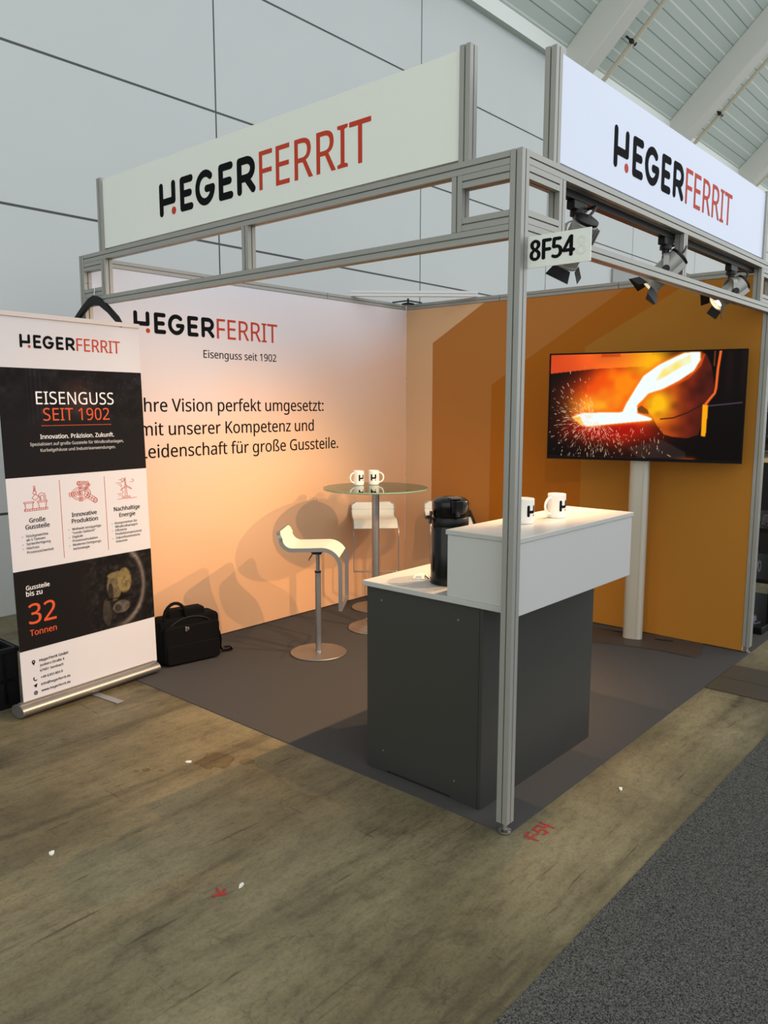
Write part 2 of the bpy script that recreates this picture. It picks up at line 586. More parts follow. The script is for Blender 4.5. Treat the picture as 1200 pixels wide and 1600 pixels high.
# ------------------------------------------------------------------ lettering (outline table: 1000 units, cap height 700)
GLYPH = {' ':[255],'"':[400,[157,700,137,447,83,447,64,700],[336,700,317,447,263,447,243,700]],'+':[561,[315,380,510,380,510,311,315,311,315,109,244,109,244,311,49,311,49,380,244,380,244,583,256,583,315,583]],',':[263,[188,103,156,2,104,-126,40,-126,68,-4,89,114,181,114]],'-':[316,[39,225,39,301,276,301,276,225]],'.':[263,[71,53,75,84,83,98,101,112,122,118,154,115,174,104,184,92,192,64,190,32,180,8,161,-7,139,-13,108,-10,88,2,75,23]],'0':[561,[513,351,507,246,490,157,459,86,427,45,401,23,371,7,338,-4,300,-9,230,-5,208,1,167,20,133,49,93,108,65,185,51,279,49,388,58,488,80,571,114,636,145,668,163,681,204,700,227,706,279,711,329,706,372,692,392,681,442,636,478,571,501,488,510,423],[134,351,138,263,149,191,167,135,195,96,232,72,279,64,327,72,364,95,392,135,411,191,422,263,425,351,422,439,411,510,392,566,364,605,327,629,279,637,232,629,195,605,167,566,149,510,138,439]],'1':[561,[348,0,264,0,264,507,268,610,132,495,87,553,276,700,348,700]],'2':[561,[510,0,47,0,47,72,264,291,331,365,375,432,388,473,393,503,389,554,378,583,347,616,304,633,253,636,207,628,154,605,101,570,55,627,104,663,150,686,200,702,255,710,311,707,349,700,397,679,436,649,455,623,475,577,481,524,476,470,451,405,421,357,382,310,156,82,156,78,510,78]],'3':[561,[483,536,475,479,466,455,444,424,404,392,338,369,338,365,412,347,449,325,476,297,495,262,504,221,502,160,485,107,454,61,425,37,389,17,345,2,295,-7,218,-10,150,-4,88,10,44,28,44,109,122,79,205,64,267,64,339,79,373,100,396,127,410,161,415,201,412,228,399,263,383,281,352,302,325,312,276,321,151,325,151,398,238,399,288,405,329,421,368,452,390,494,395,530,391,562,371,599,349,618,320,630,287,636,244,636,171,621,91,578,48,637,106,673,179,700,244,709,334,704,388,688,411,676,446,644,460,625,477,584]],'4':[561,[541,159,439,159,439,0,356,0,356,159,21,159,21,232,350,704,439,704,439,236,541,236],[356,457,361,612,357,612,322,546,105,236,356,236]],'5':[561,[270,429,337,423,394,405,441,375,476,335,498,284,505,224,497,156,483,117,462,82,420,39,364,10,319,-3,270,-9,191,-7,126,4,73,22,62,28,62,110,116,85,181,69,244,64,308,71,359,93,387,119,407,154,416,198,415,237,406,275,387,307,359,331,320,348,270,356,201,355,122,342,78,370,105,700,456,700,456,622,178,622,162,419]],'6':[561,[54,299,60,399,79,494,98,547,116,579,161,636,189,659,222,679,279,700,324,707,375,710,428,707,461,701,461,627,391,639,314,634,264,617,236,600,212,579,184,542,164,497,148,430,140,356,146,356,176,392,208,415,249,431,285,437,332,438,386,427,433,404,459,383,489,341,503,307,512,268,515,225,512,179,503,137,487,100,454,53,426,29,393,10,356,-3,315,-9,244,-5,199,9,171,23,123,66,86,126,62,203],[291,63,347,73,391,102,412,134,420,153,429,225,421,285,396,331,369,353,353,361,294,371,238,362,214,351,183,330,154,293,143,263,141,242,145,199,154,168,167,139,186,112,208,90,236,74,256,67]],'7':[561,[133,0,421,622,43,622,43,700,513,700,513,633,228,0]],'8':[561,[279,710,355,701,403,684,430,667,453,646,477,608,486,577,489,542,487,515,477,479,458,449,432,421,356,371,434,324,475,286,502,239,512,181,509,144,499,110,483,80,449,42,403,14,367,1,327,-7,282,-10,235,-7,192,0,154,13,108,40,75,77,60,107,51,141,48,178,57,237,83,284,122,323,193,366,150,394,122,419,87,468,75,503,71,543,74,577,83,607,108,646,130,666,157,683,223,705],[132,177,141,131,169,93,197,74,215,67,280,59,344,67,390,93,418,131,427,180,419,222,409,241,388,265,335,301,265,330,202,297,166,267,148,241,139,222],[278,640,229,634,190,614,164,582,155,539,163,496,185,463,219,437,283,404,345,436,376,463,397,497,404,539,395,582,370,614,330,634]],'9':[561,[510,401,504,302,485,206,465,153,448,121,403,64,375,41,342,21,284,0,239,-7,188,-10,100,0,100,74,172,61,249,66,300,83,351,121,379,158,399,202,416,270,423,343,417,343,387,308,355,285,314,269,278,263,230,262,177,273,130,296,104,317,74,359,60,392,52,431,49,474,52,520,61,562,77,600,110,647,139,671,172,690,209,703,250,709,321,705,366,691,393,676,441,633,478,574,502,496],[273,637,217,627,173,597,152,566,144,546,134,475,143,414,167,368,193,347,209,339,269,329,326,338,371,362,389,379,409,407,420,437,423,458,418,500,410,532,397,561,379,588,356,610,329,626,296,636]],':':[263,[71,53,75,84,83,98,101,112,122,118,154,115,174,104,184,92,192,64,190,32,180,8,161,-7,139,-13,108,-10,88,2,75,23],[71,473,73,495,83,519,101,533,122,539,154,536,174,525,188,504,192,484,190,451,180,427,161,413,139,406,108,410,88,422,75,442]],'@':[881,[825,350,817,276,795,208,758,152,729,128,707,116,655,107,627,110,603,118,584,133,569,151,552,192,547,192,533,169,506,140,483,124,456,113,426,108,385,108,343,119,325,129,294,157,281,174,263,215,254,263,256,331,264,369,288,419,322,460,366,490,420,507,475,510,546,502,611,486,601,236,605,210,613,191,638,172,661,168,680,170,697,179,712,193,725,211,741,246,755,319,755,381,740,460,706,526,658,576,596,612,525,632,445,635,370,624,304,599,248,564,202,518,178,482,158,442,143,399,133,353,127,277,136,189,151,137,174,93,204,55,241,25,285,2,364,-19,444,-22,520,-13,635,20,635,-47,541,-76,445,-87,351,-82,317,-76,255,-57,200,-29,176,-11,134,30,100,80,87,108,68,169,58,238,60,334,77,417,107,493,150,559,206,614,274,657,352,686,441,699,498,699,546,694,613,676,654,658,691,634,725,606,754,574,789,517,806,474,818,427],[329,287,332,249,341,219,354,196,373,180,395,171,422,168,455,172,481,186,508,223,524,275,534,438,489,447,446,447,406,438,384,425,359,398,347,376,335,339]],'D':[716,[656,357,651,283,645,249,626,187,612,160,579,111,537,71,513,55,459,28,364,4,290,0,95,0,95,700,311,700,378,696,439,683,519,647,542,631,582,592,614,546,627,519,637,491,651,428],[563,354,559,412,541,486,521,526,478,573,442,596,376,617,325,624,183,625,183,75,278,75,365,83,436,107,466,124,492,146,513,171,531,200,555,269]],'E':[545,[486,0,95,0,95,700,486,700,486,623,183,623,183,440,183,404,469,404,469,327,183,327,183,77,486,77]],'F':[509,[183,0,95,0,95,700,486,700,486,623,183,623,183,375,468,375,468,349,468,297,183,297]],'G':[714,[399,370,641,370,641,26,565,6,486,-6,395,-10,326,-5,265,10,212,34,166,67,128,109,99,158,77,216,64,279,61,386,71,452,90,513,118,566,156,612,201,649,255,679,285,690,350,705,423,710,498,705,568,691,631,669,598,592,499,624,418,632,340,624,275,598,238,572,195,521,166,456,155,406,153,323,159,271,171,224,200,163,245,115,306,83,385,68,471,69,553,83,553,291,399,291]],'H':[726,[630,0,542,0,542,326,183,326,183,0,95,0,95,700,183,700,183,404,542,404,542,700,630,700]],'I':[332,[292,0,39,0,39,51,122,70,122,629,39,649,39,700,292,700,292,649,210,629,210,536,210,70,292,51]],'J':[268,[-4,-186,-45,-183,-76,-174,-76,-99,-12,-109,33,-102,54,-91,66,-79,84,-46,90,4,90,700,178,700,178,11,173,-51,156,-100,139,-127,118,-149,92,-165,63,-177]],'K':[607,[607,0,503,0,255,334,183,272,183,0,95,0,95,700,183,700,183,355,493,700,596,700,319,395]],'L':[514,[95,0,95,700,183,700,183,78,489,78,489,0]],'M':[889,[404,0,172,614,176,449,176,0,95,0,95,700,225,700,441,126,445,126,665,700,794,700,794,0,707,0,707,453,713,613,710,613,476,0]],'N':[745,[650,0,547,0,172,581,169,581,176,415,176,0,95,0,95,700,197,700,571,121,575,121,568,283,568,700,650,700]],'P':[593,[280,700,364,694,399,687,457,663,500,627,527,581,541,526,543,480,533,425,517,386,493,351,458,321,413,297,357,281,313,275,183,273,183,0,95,0,95,700],[273,625,183,625,183,348,296,350,365,362,392,374,414,389,430,408,442,431,451,474,451,512,441,549,422,579,393,601,353,616]],'R':[610,[288,700,368,694,432,678,481,650,506,626,524,596,540,543,543,501,541,466,529,421,508,385,480,356,448,335,403,314,595,0,492,0,323,289,299,289,183,289,183,0,95,0,95,700],[283,624,183,624,183,364,315,365,362,372,398,387,413,398,425,410,442,439,451,476,451,512,444,550,427,579,401,601,378,611,336,620]],'S':[538,[492,187,485,129,462,81,425,42,393,22,356,7,291,-7,204,-9,112,3,50,24,50,108,105,88,173,72,246,67,294,70,333,80,373,104,392,128,403,168,397,220,384,245,369,260,312,294,210,335,160,359,112,395,84,429,70,459,62,493,59,531,62,567,79,613,97,640,121,662,166,688,202,700,282,710,338,707,388,699,475,671,448,595,383,618,326,630,253,631,207,620,181,604,163,584,152,559,148,530,152,498,158,480,168,464,191,442,250,410,375,358,419,332,443,312,470,278,482,252,490,222]],'T':[545,[317,0,228,0,228,623,10,623,10,700,534,700,534,623,317,623]],'U':[717,[627,247,624,200,614,157,587,97,545,49,487,14,413,-6,355,-10,313,-8,240,8,181,40,156,61,119,114,105,144,90,211,88,700,176,700,178,219,188,170,197,149,222,114,239,99,258,88,304,72,360,67,418,72,449,83,476,98,507,128,522,153,532,182,540,230,540,700,627,700]],'V':[588,[588,700,338,0,250,0,0,700,92,700,260,223,294,98,338,253,495,700]],'W':[912,[899,700,713,0,624,0,487,459,452,597,425,478,286,0,197,0,12,700,104,700,218,250,246,106,259,181,281,270,407,700,498,700,633,252,665,106,687,224,807,700]],'Z':[561,[523,0,37,0,37,67,406,622,49,622,49,700,513,700,513,633,144,78,523,78]],'a':[550,[282,534,341,530,388,516,408,505,439,477,459,437,469,387,471,358,471,0,408,0,391,75,387,75,341,27,296,2,239,-9,166,-6,126,7,92,28,67,58,55,84,45,146,52,194,73,235,107,267,155,291,219,307,386,317,385,369,379,404,367,430,336,453,294,464,237,462,187,448,129,425,103,489,154,512,200,525],[308,254,249,249,204,238,172,223,151,202,139,176,135,131,141,107,161,80,181,69,204,62,230,60,272,64,326,85,355,110,374,143,380,163,385,257]],'b':[603,[170,564,165,456,170,456,207,496,245,519,294,532,364,532,421,517,469,487,508,442,523,413,542,345,547,306,548,233,537,156,522,112,502,75,476,44,429,11,393,-2,353,-9,312,-9,276,-4,245,6,219,21,196,37,170,67,163,67,145,0,83,0,83,745,170,745],[318,463,283,460,254,453,229,442,202,415,188,391,179,362,171,308,170,262,178,176,201,113,229,85,247,75,292,63,320,62,342,63,381,75,398,85,425,114,444,153,451,177,460,264,451,350,436,395,425,413,398,441,381,450,362,457]],'c':[471,[294,-10,249,-7,189,10,136,41,108,70,75,128,62,175,55,230,55,291,62,348,76,396,98,437,124,470,156,496,213,523,255,532,313,535,377,527,438,507,412,435,357,452,307,460,265,457,223,444,190,420,166,385,151,339,144,282,147,203,160,154,181,115,210,87,247,70,307,65,369,74,429,95,429,19,371,-2]],'d':[603,[270,-10,209,-2,156,20,113,58,80,111,69,143,56,219,56,305,69,381,80,413,113,466,157,505,210,528,271,535,309,533,342,525,387,503,433,458,439,458,433,530,433,745,520,745,520,0,450,0,437,71,433,71,402,36,361,9,320,-5],[283,62,310,63,354,73,372,82,400,107,419,143,426,165,433,216,434,261,426,347,402,411,374,440,356,451,334,458,282,464,240,458,221,450,205,439,178,408,152,344,143,260,152,176,178,114,191,98,222,75,261,63]],'e':[553,[286,535,329,532,386,515,418,495,457,456,485,405,496,365,502,321,503,246,143,246,149,191,164,146,189,110,222,84,262,69,311,64,372,68,426,80,479,100,479,25,400,-1,341,-9,283,-9,237,-2,175,21,140,44,97,92,76,132,62,178,55,230,57,314,67,363,93,427,132,477,182,512,221,527],[285,465,230,455,188,425,159,378,145,315,413,315,403,382,382,423,357,446,337,456]],'f':[337,[325,459,193,459,193,0,107,0,107,459,15,459,15,499,107,528,107,581,116,638,134,682,162,715,185,730,227,745,277,750,317,748,379,732,357,665,314,676,278,679,252,676,222,659,208,640,198,613,193,525,325,525]],'g':[603,[270,535,319,530,363,516,402,491,434,456,439,456,451,525,520,525,520,-9,517,-56,508,-97,494,-134,474,-165,433,-201,379,-224,310,-235,196,-230,135,-217,95,-202,95,-123,166,-149,234,-161,311,-163,367,-146,382,-136,407,-110,425,-77,433,-38,437,70,433,70,403,35,378,17,321,-5,288,-9,238,-8,180,8,132,40,94,87,68,148,56,221,56,302,68,374,79,406,111,461,132,484,180,517,207,527],[281,463,253,460,228,452,206,439,179,410,159,371,150,338,143,261,152,175,168,131,179,112,192,97,223,74,261,62,283,61,332,65,361,75,386,90,405,111,419,138,429,172,435,262,433,306,424,362,413,392,398,416,380,435,357,448,330,458]],'h':[606,[170,526,165,453,171,453,204,492,230,509,270,525,323,534,374,532,426,520,467,498,497,465,517,421,526,364,526,0,441,0,441,336,434,392,413,431,390,449,360,459,324,463,271,457,243,447,221,433,195,402,179,361,171,311,170,0,83,0,83,745,170,745]],'i':[253,[170,525,170,0,83,0,83,525],[127,723,152,717,167,704,176,685,177,668,176,651,167,631,152,619,127,613,108,616,91,626,80,644,76,668,78,685,87,704,102,717]],'k':[524,[169,356,165,271,169,271,231,348,399,525,500,525,287,301,515,0,411,0,228,245,169,193,169,0,83,0,83,745,169,745]],'l':[253,[170,0,83,0,83,745,170,745]],'m':[917,[660,535,714,530,759,515,777,504,807,473,826,430,832,404,837,342,837,0,752,0,752,338,745,392,726,431,705,449,678,459,645,463,599,458,563,443,536,419,511,364,503,290,503,0,418,0,418,338,412,387,397,424,378,444,344,459,310,463,262,457,237,447,217,433,194,402,179,362,171,312,170,0,83,0,83,525,153,525,166,454,171,454,203,493,228,511,255,523,315,535,381,530,413,520,440,506,462,486,486,447,491,447,522,486,563,514,610,530]],'n':[606,[336,535,394,530,419,524,461,504,493,473,514,430,521,404,526,342,526,0,441,0,441,336,434,392,413,431,390,449,360,459,324,463,271,457,250,450,216,429,193,396,178,354,171,302,170,0,83,0,83,525,153,525,166,454,171,454,198,486,242,515,282,529]],'o':[593,[540,264,536,202,523,148,502,101,474,62,439,31,397,8,348,-5,278,-9,229,-2,185,15,145,40,112,74,86,116,67,165,56,222,55,292,61,344,74,390,94,431,134,479,168,503,207,521,250,532,321,534,365,527,405,513,458,479,486,448,509,411,526,368,537,319],[143,264,150,189,165,142,180,116,199,95,235,73,264,64,297,62,330,64,359,73,384,86,405,105,422,128,435,156,444,189,451,244,449,303,444,339,428,385,413,410,384,439,359,452,313,462,271,461,227,450,193,426,179,410,159,370,147,321]],'p':[603,[333,535,394,528,446,505,490,468,523,415,542,347,549,264,546,207,530,134,512,94,477,45,430,12,374,-6,319,-10,261,1,215,23,170,67,164,67,170,-13,170,-235,83,-235,83,525,154,525,166,454,170,454,207,495,241,516,282,531],[318,463,256,454,232,443,204,418,191,395,177,353,170,264,179,169,188,139,202,114,230,85,254,72,284,64,320,62,350,65,376,74,399,88,425,119,449,176,456,209,460,265,451,346,425,409,398,439,381,449,362,457]],'r':[405,[328,535,390,529,379,450,327,457,283,451,239,429,202,392,182,353,171,306,170,0,83,0,83,525,154,525,164,429,168,429,200,475,242,511,283,529]],'s':[470,[425,145,419,98,400,60,369,30,311,2,237,-9,165,-8,108,2,51,24,51,102,142,69,187,61,239,60,274,65,313,81,335,106,341,126,337,162,327,178,309,193,271,215,125,278,93,300,70,325,52,369,52,417,64,455,88,486,104,499,144,519,219,534,278,534,323,529,364,519,415,500,385,431,291,460,254,464,209,463,182,457,152,441,139,427,132,401,141,369,170,344,328,276,384,241,407,215,417,195]],'t':[354,[259,61,332,72,332,6,268,-9,205,-6,168,4,137,24,112,54,96,96,90,153,90,459,16,459,16,500,91,534,125,646,176,646,176,525,328,525,328,459,176,459,179,126,187,102,208,77,226,67]],'u':[606,[523,525,523,0,452,0,439,70,435,70,409,37,383,19,345,2,302,-8,248,-9,211,-5,163,10,137,26,116,47,99,73,87,103,80,140,77,525,165,525,165,187,172,132,193,93,216,76,245,65,281,62,318,64,362,77,385,92,410,122,426,163,435,213,436,525]],'v':[498,[199,0,0,525,92,525,215,185,246,76,250,76,294,216,406,525,498,525,298,0]],'w':[771,[423,297,386,436,382,436,354,317,253,1,155,1,11,526,100,526,183,208,208,89,243,219,339,526,433,526,538,182,559,90,563,90,585,197,672,526,760,526,614,1,513,1]],'z':[461,[423,0,38,0,38,57,321,459,55,459,55,525,416,525,416,461,137,67,423,67]],'ß':[619,[512,605,506,564,488,531,464,502,388,437,378,421,375,400,379,384,390,369,513,277,544,245,561,218,573,175,574,132,564,85,551,59,534,37,500,13,473,2,427,-8,377,-10,323,-4,288,6,250,24,250,101,297,78,338,66,381,60,422,62,448,70,474,90,488,120,490,144,484,180,471,204,438,234,361,287,327,316,305,345,292,382,294,427,309,458,331,483,391,531,415,561,424,591,421,625,400,653,364,670,318,678,267,676,226,666,201,651,182,629,172,598,170,0,83,0,84,594,90,631,112,677,145,710,173,727,206,738,280,750,341,748,378,743,441,721,476,696,493,675,505,650]],'ä':[550,[282,534,341,530,388,516,408,505,439,477,459,437,469,387,471,358,471,0,408,0,391,75,387,75,341,27,296,2,239,-9,166,-6,126,7,92,28,67,58,55,84,45,146,52,194,73,235,107,267,155,291,219,307,386,317,385,369,379,404,367,430,336,453,294,464,237,462,187,448,129,425,103,489,154,512,200,525],[308,254,249,249,204,238,172,223,151,202,139,176,135,131,141,107,161,80,181,69,204,62,230,60,272,64,326,85,355,110,374,143,380,163,385,257],[138,668,140,683,148,700,162,711,184,716,207,711,221,700,229,683,230,668,227,646,221,635,207,624,184,619,162,624,148,635,142,646],[323,668,326,690,332,700,345,711,368,716,390,711,404,700,410,690,414,668,412,653,404,635,390,624,368,619,350,622,336,631,326,646]],'ö':[593,[540,264,536,202,523,148,502,101,474,62,439,31,397,8,348,-5,278,-9,229,-2,185,15,145,40,112,74,86,116,67,165,56,222,55,292,61,344,74,390,94,431,134,479,168,503,207,521,250,532,321,534,365,527,405,513,458,479,486,448,509,411,526,368,537,319],[143,264,150,189,165,142,180,116,199,95,235,73,264,64,297,62,330,64,359,73,384,86,405,105,422,128,435,156,444,189,451,244,449,303,444,339,428,385,413,410,384,439,359,452,313,462,271,461,227,450,193,426,179,410,159,370,147,321],[160,668,161,683,169,700,183,711,206,716,229,711,242,700,250,683,252,668,250,653,242,635,229,624,206,619,183,624,169,635,163,646],[344,668,346,683,353,700,367,711,389,716,412,711,426,700,434,683,435,668,434,653,426,635,412,624,389,619,372,622,357,631,347,646]],'ü':[606,[523,525,523,0,452,0,439,70,435,70,409,37,383,19,345,2,302,-8,248,-9,211,-5,163,10,137,26,116,47,99,73,87,103,80,140,77,525,165,525,165,187,172,132,193,93,216,76,245,65,281,62,318,64,362,77,385,92,410,122,426,163,435,213,436,525],[166,668,167,683,175,700,189,711,212,716,234,711,248,700,256,683,258,668,256,653,248,635,234,624,212,619,189,624,175,635,169,646],[350,668,351,683,359,700,373,711,395,716,418,711,432,700,440,683,441,668,438,646,432,635,418,624,395,619,378,622,363,631,353,646]]}

def text_width(s):
    return sum(GLYPH[c][0] for c in s)

def text_bounds(s):
    x, lo, hi = 0, 1e9, -1e9
    for c in s:
        for l in GLYPH[c][1:]:
            lo = min(lo, x + min(l[0::2]))
            hi = max(hi, x + max(l[0::2]))
        x += GLYPH[c][0]
    return lo, hi

def text_loops(s, u0, v0, k, kx=None):
    kx = k if kx is None else kx
    out, x = [], 0
    for c in s:
        for l in GLYPH[c][1:]:
            out.append([(u0 + (x + l[i]) * kx, v0 + l[i + 1] * k) for i in range(0, len(l), 2)])
        x += GLYPH[c][0]
    return out

def fit(s, u0, u1, v0, kx_ratio=1.0):
    """loops of a line of text whose ink runs from u0 to u1 on baseline v0"""
    lo, hi = text_bounds(s)
    k = (u1 - u0) / (hi - lo)
    return text_loops(s, u0 - lo * k, v0, k * kx_ratio, k)

def loops_object(name, loops, material, M, parent=None, thick=0.0012, bold=0.0):
    """filled outlines as one thin mesh; M maps (u, v, n) to the parent's space"""
    cu = bpy.data.curves.new(name, 'CURVE')
    cu.dimensions = '2D'
    cu.fill_mode = 'BOTH'
    cu.extrude = thick / 2
    for l in loops:
        sp = cu.splines.new('POLY')
        sp.points.add(len(l) - 1)
        for p, (x, y) in zip(sp.points, l):
            p.co = (x, y, 0, 1)
        sp.use_cyclic_u = True
    tmp = bpy.data.objects.new(name, cu)
    COL.objects.link(tmp)
    dg = bpy.context.evaluated_depsgraph_get()
    me = bpy.data.meshes.new_from_object(tmp.evaluated_get(dg))
    bpy.data.objects.remove(tmp)
    bpy.data.curves.remove(cu)
    me.name = name
    if bold:                                  # heavier stems: the same outlines laid side by side
        bm = bmesh.new()
        lift = 0.0
        for dx, dy in ((-bold, 0), (bold, 0), (0, bold * 0.6), (0, -bold * 0.6)):
            n0 = len(bm.verts)
            bm.from_mesh(me)
            bm.verts.ensure_lookup_table()
            lift += 0.00006
            for vtx in bm.verts[n0:]:
                vtx.co.z += lift
                vtx.co.x += dx
                vtx.co.y += dy
        bm.to_mesh(me)
        bm.free()
    me.transform(M)
    me.materials.clear()
    me.materials.append(material)
    o = bpy.data.objects.new(name, me)
    COL.objects.link(o)
    if parent is not None:
        o.parent = parent
    return o

STROKES = [0]
def stroke(mb, pts, r, M, thick=0.0012, mi=0, closed=False, seg=8):
    """pen stroke with round ends: one capsule plate per segment"""
    P = list(pts) + ([pts[0]] if closed else [])
    for a, b in zip(P[:-1], P[1:]):
        STROKES[0] = (STROKES[0] + 1) % 24
        up = thick / 2 + thick * 0.02 * STROKES[0]      # neighbouring strokes never share a plane
        ang = math.degrees(math.atan2(b[1] - a[1], b[0] - a[0]))
        poly = arc(a[0], a[1], r, r, ang + 90, ang + 270, seg) + arc(b[0], b[1], r, r, ang - 90, ang + 90, seg)
        mb.prism(poly, -thick / 2, up, 'z', mi, M)

def dot(mb, c, r, M, thick=0.0012, mi=0, seg=24):
    mb.prism(arc(c[0], c[1], r, r, 0, 360 - 360 / seg, seg - 1), -thick / 2, thick / 2, 'z', mi, M)

LOGO_H = [[(.1, .1), (.1, .9)], [(.1, .42), (.755, .42), (.755, .9)]]
LOGO_STROKES = LOGO_H + [
    [(1.207, .1), (1.207, .9)], [(1.207, .9), (1.66, .9)], [(1.207, .5), (1.60, .5)], [(1.207, .1), (1.66, .1)],
    arc(2.36, .5, .375, .4, 48, 352, 18) + [(2.73, .46), (2.44, .46)],
    [(3.115, .1), (3.115, .9)], [(3.115, .9), (3.565, .9)], [(3.115, .5), (3.51, .5)], [(3.115, .1), (3.565, .1)],
    [(3.955, .1), (3.955, .9), (4.28, .9)] + arc(4.28, .665, .255, .235, 80, -90, 8) + [(3.955, .43)], [(4.25, .43), (4.545, .1)]]

def logo(cap, u0, v0, M, parent, thick=0.0012):
    """company logo, cap height cap, left edge u0, baseline v0, in the plane M"""
    mb = MB()
    for s in LOGO_STROKES:
        stroke(mb, [(u0 + x * cap, v0 + y * cap) for x, y in s], 0.103 * cap, M, thick)
    mb.build('logo_letters', M_INK, parent)
    mb = MB()
    dot(mb, (u0 + .755 * cap, v0 + .105 * cap), .115 * cap, M, thick)
    mb.build('logo_dot', M_RED, parent)
    lo, hi = text_bounds('FERRIT')
    k = cap / 700
    kx = 4.12 * cap / (hi - lo)
    loops_object('logo_letters', text_loops('FERRIT', u0 + 4.82 * cap - lo * kx, v0, k, kx), M_RED, M, parent, thick, bold=0.006 * cap)

def picture_grid(name, rgb, w, h, M, material, parent):
    """flat picture: rgb is an array [row from top][column][3] of linear colour; w, h in metres, (u, v) origin bottom left"""
    H, W = rgb.shape[:2]
    us = np.linspace(0, w, W)
    vs = np.linspace(h, 0, H)
    verts = [tuple(M @ Vector((u, v, 0))) for v in vs for u in us]
    idx = np.arange(H * W).reshape(H, W)
    faces = np.stack([idx[1:, :-1], idx[1:, 1:], idx[:-1, 1:], idx[:-1, :-1]], -1).reshape(-1, 4).tolist()
    me = bpy.data.meshes.new(name)
    me.from_pydata(verts, [], faces)
    at = me.color_attributes.new('picture', 'FLOAT_COLOR', 'POINT')
    at.data.foreach_set('color', np.concatenate([rgb.reshape(-1, 3), np.ones((H * W, 1))], 1).astype(np.float32).ravel())
    me.materials.append(material)
    o = bpy.data.objects.new(name, me)
    COL.objects.link(o)
    o.parent = parent
    return o

# ================================================================== THE HALL
mb = MB()
mb.box(-14, 40, -16, 4.72, -0.06, 0.0)
struct(mb.build('floor', M_FLOOR))

mb = MB()
mb.box(-14, 40, 4.64, 4.90, 0.0, 6.9)
struct(mb.build('wall_back', M_HALL))

mb = MB()                                    # darker grey panel on the hall wall, far right
mb.box(10.45, 13.9, 4.60, 4.66, 0.0, 3.95)
struct(mb.build('hall_panel_1', mat('darker grey hall panel', (150, 152, 150), 0.6)))

SL = 0.94                                    # rise of the roof towards the aisle
ROOF_L = math.hypot(1, SL)
def roof_frame(x, y, drop=0.0):
    """frame with x along the wall, y up the roof slope, z down-facing normal reversed (outside)"""
    o = Vector((x, 4.64 - y, 6.72 + SL * y))
    v = Vector((0, -1, SL)).normalized()
    return frame(o, (1, 0, 0), v)
mb = MB()
mb.box(-14, 40, 0, 9.0, -0.08, 0.0)
roof = mb.build('ceiling', M_ROOF)
roof.matrix_world = roof_frame(0, -0.02)
struct(roof)
mb = MB()
mb.box(-14, 40, 4.54, 4.66, 6.59, 6.80)
struct(mb.build('trim_1', M_ROOF))
# the frame normal u x v points up and out of the roof; beams hang on the inner side (negative n)
for i, x in enumerate((4.85, 8.75, 12.65, 16.55, 20.45, 24.35)):
    mb = MB()
    mb.box(x - 0.24, x + 0.06, 0.0, 9.0, 0.0, 0.46)
    o = mb.build('trim_%d' % (2 + i), M_BEAM, bevel=0.02)
    o.matrix_world = roof_frame(0, 0)
    struct(o)
    t = thing('ceiling_pipe', 'thin beige pipe running up the slanted roof beside the %s beam' % (
        'hidden left', 'leftmost visible', 'middle', 'right', 'far right', 'farthest')[i], 'pipe', (0, 0, 0), 0, 'pipes along the roof beams')
    Mr = roof_frame(0, 0)
    mb = MB()
    mb.tube([Mr @ Vector((x + 0.84, y, 0.16)) for y in (0.0, 4.5, 8.9)], 0.036, 8)
    mb.build('pipe', M_TIMBERPIPE, t, smooth=True)
    for yy in (0.7, 3.1, 5.5):
        mb = MB()
        mb.cyl(Mr @ Vector((x + 0.84, yy, 0.17)), Mr @ Vector((x + 0.84, yy, 0.0)), 0.016, seg=8)
        mb.cyl(Mr @ Vector((x + 0.77, yy, 0.16)), Mr @ Vector((x + 0.91, yy, 0.16)), 0.036, seg=8)
        mb.build('pipe_clamp', M_RUBBER, t)

# ================================================================== FLOOR COVERINGS AND MARKS
tag(MB().box(-0.012, 4.4, -0.022, 3.30, 0.0, 0.004).build('booth_carpet', M_CARPET),
    'dark grey felt carpet covering the whole booth floor', 'carpet')
tag(MB().prism([(-6, -9), (1.2185, -9), (1.2185, -0.498), (-6, -0.498)], 0, 0.007).build('aisle_carpet', M_AISLE),
    'speckled grey aisle carpet in the bottom right corner, nearer length before the seam', 'carpet', 'aisle carpet lengths')
tag(MB().prism([(1.2215, -9), (12, -9), (12, -0.498), (1.2215, -0.498)], 0, 0.007).build('aisle_carpet', M_AISLE),
    'speckled grey aisle carpet at the right edge, farther length beyond the seam', 'carpet', 'aisle carpet lengths')
tag(MB().box(2.11, 2.355, -0.495, -0.026, 0, 0.005).build('floor_hatch', M_HATCH),
    'dark brown floor hatch plate beside the booth carpet, nearer of the two', 'hatch', 'floor hatch plates')
tag(MB().box(2.362, 2.64, -0.495, -0.026, 0, 0.005).build('floor_hatch', M_HATCH),
    'dark brown floor hatch plate beside the booth carpet, farther of the two', 'hatch', 'floor hatch plates')

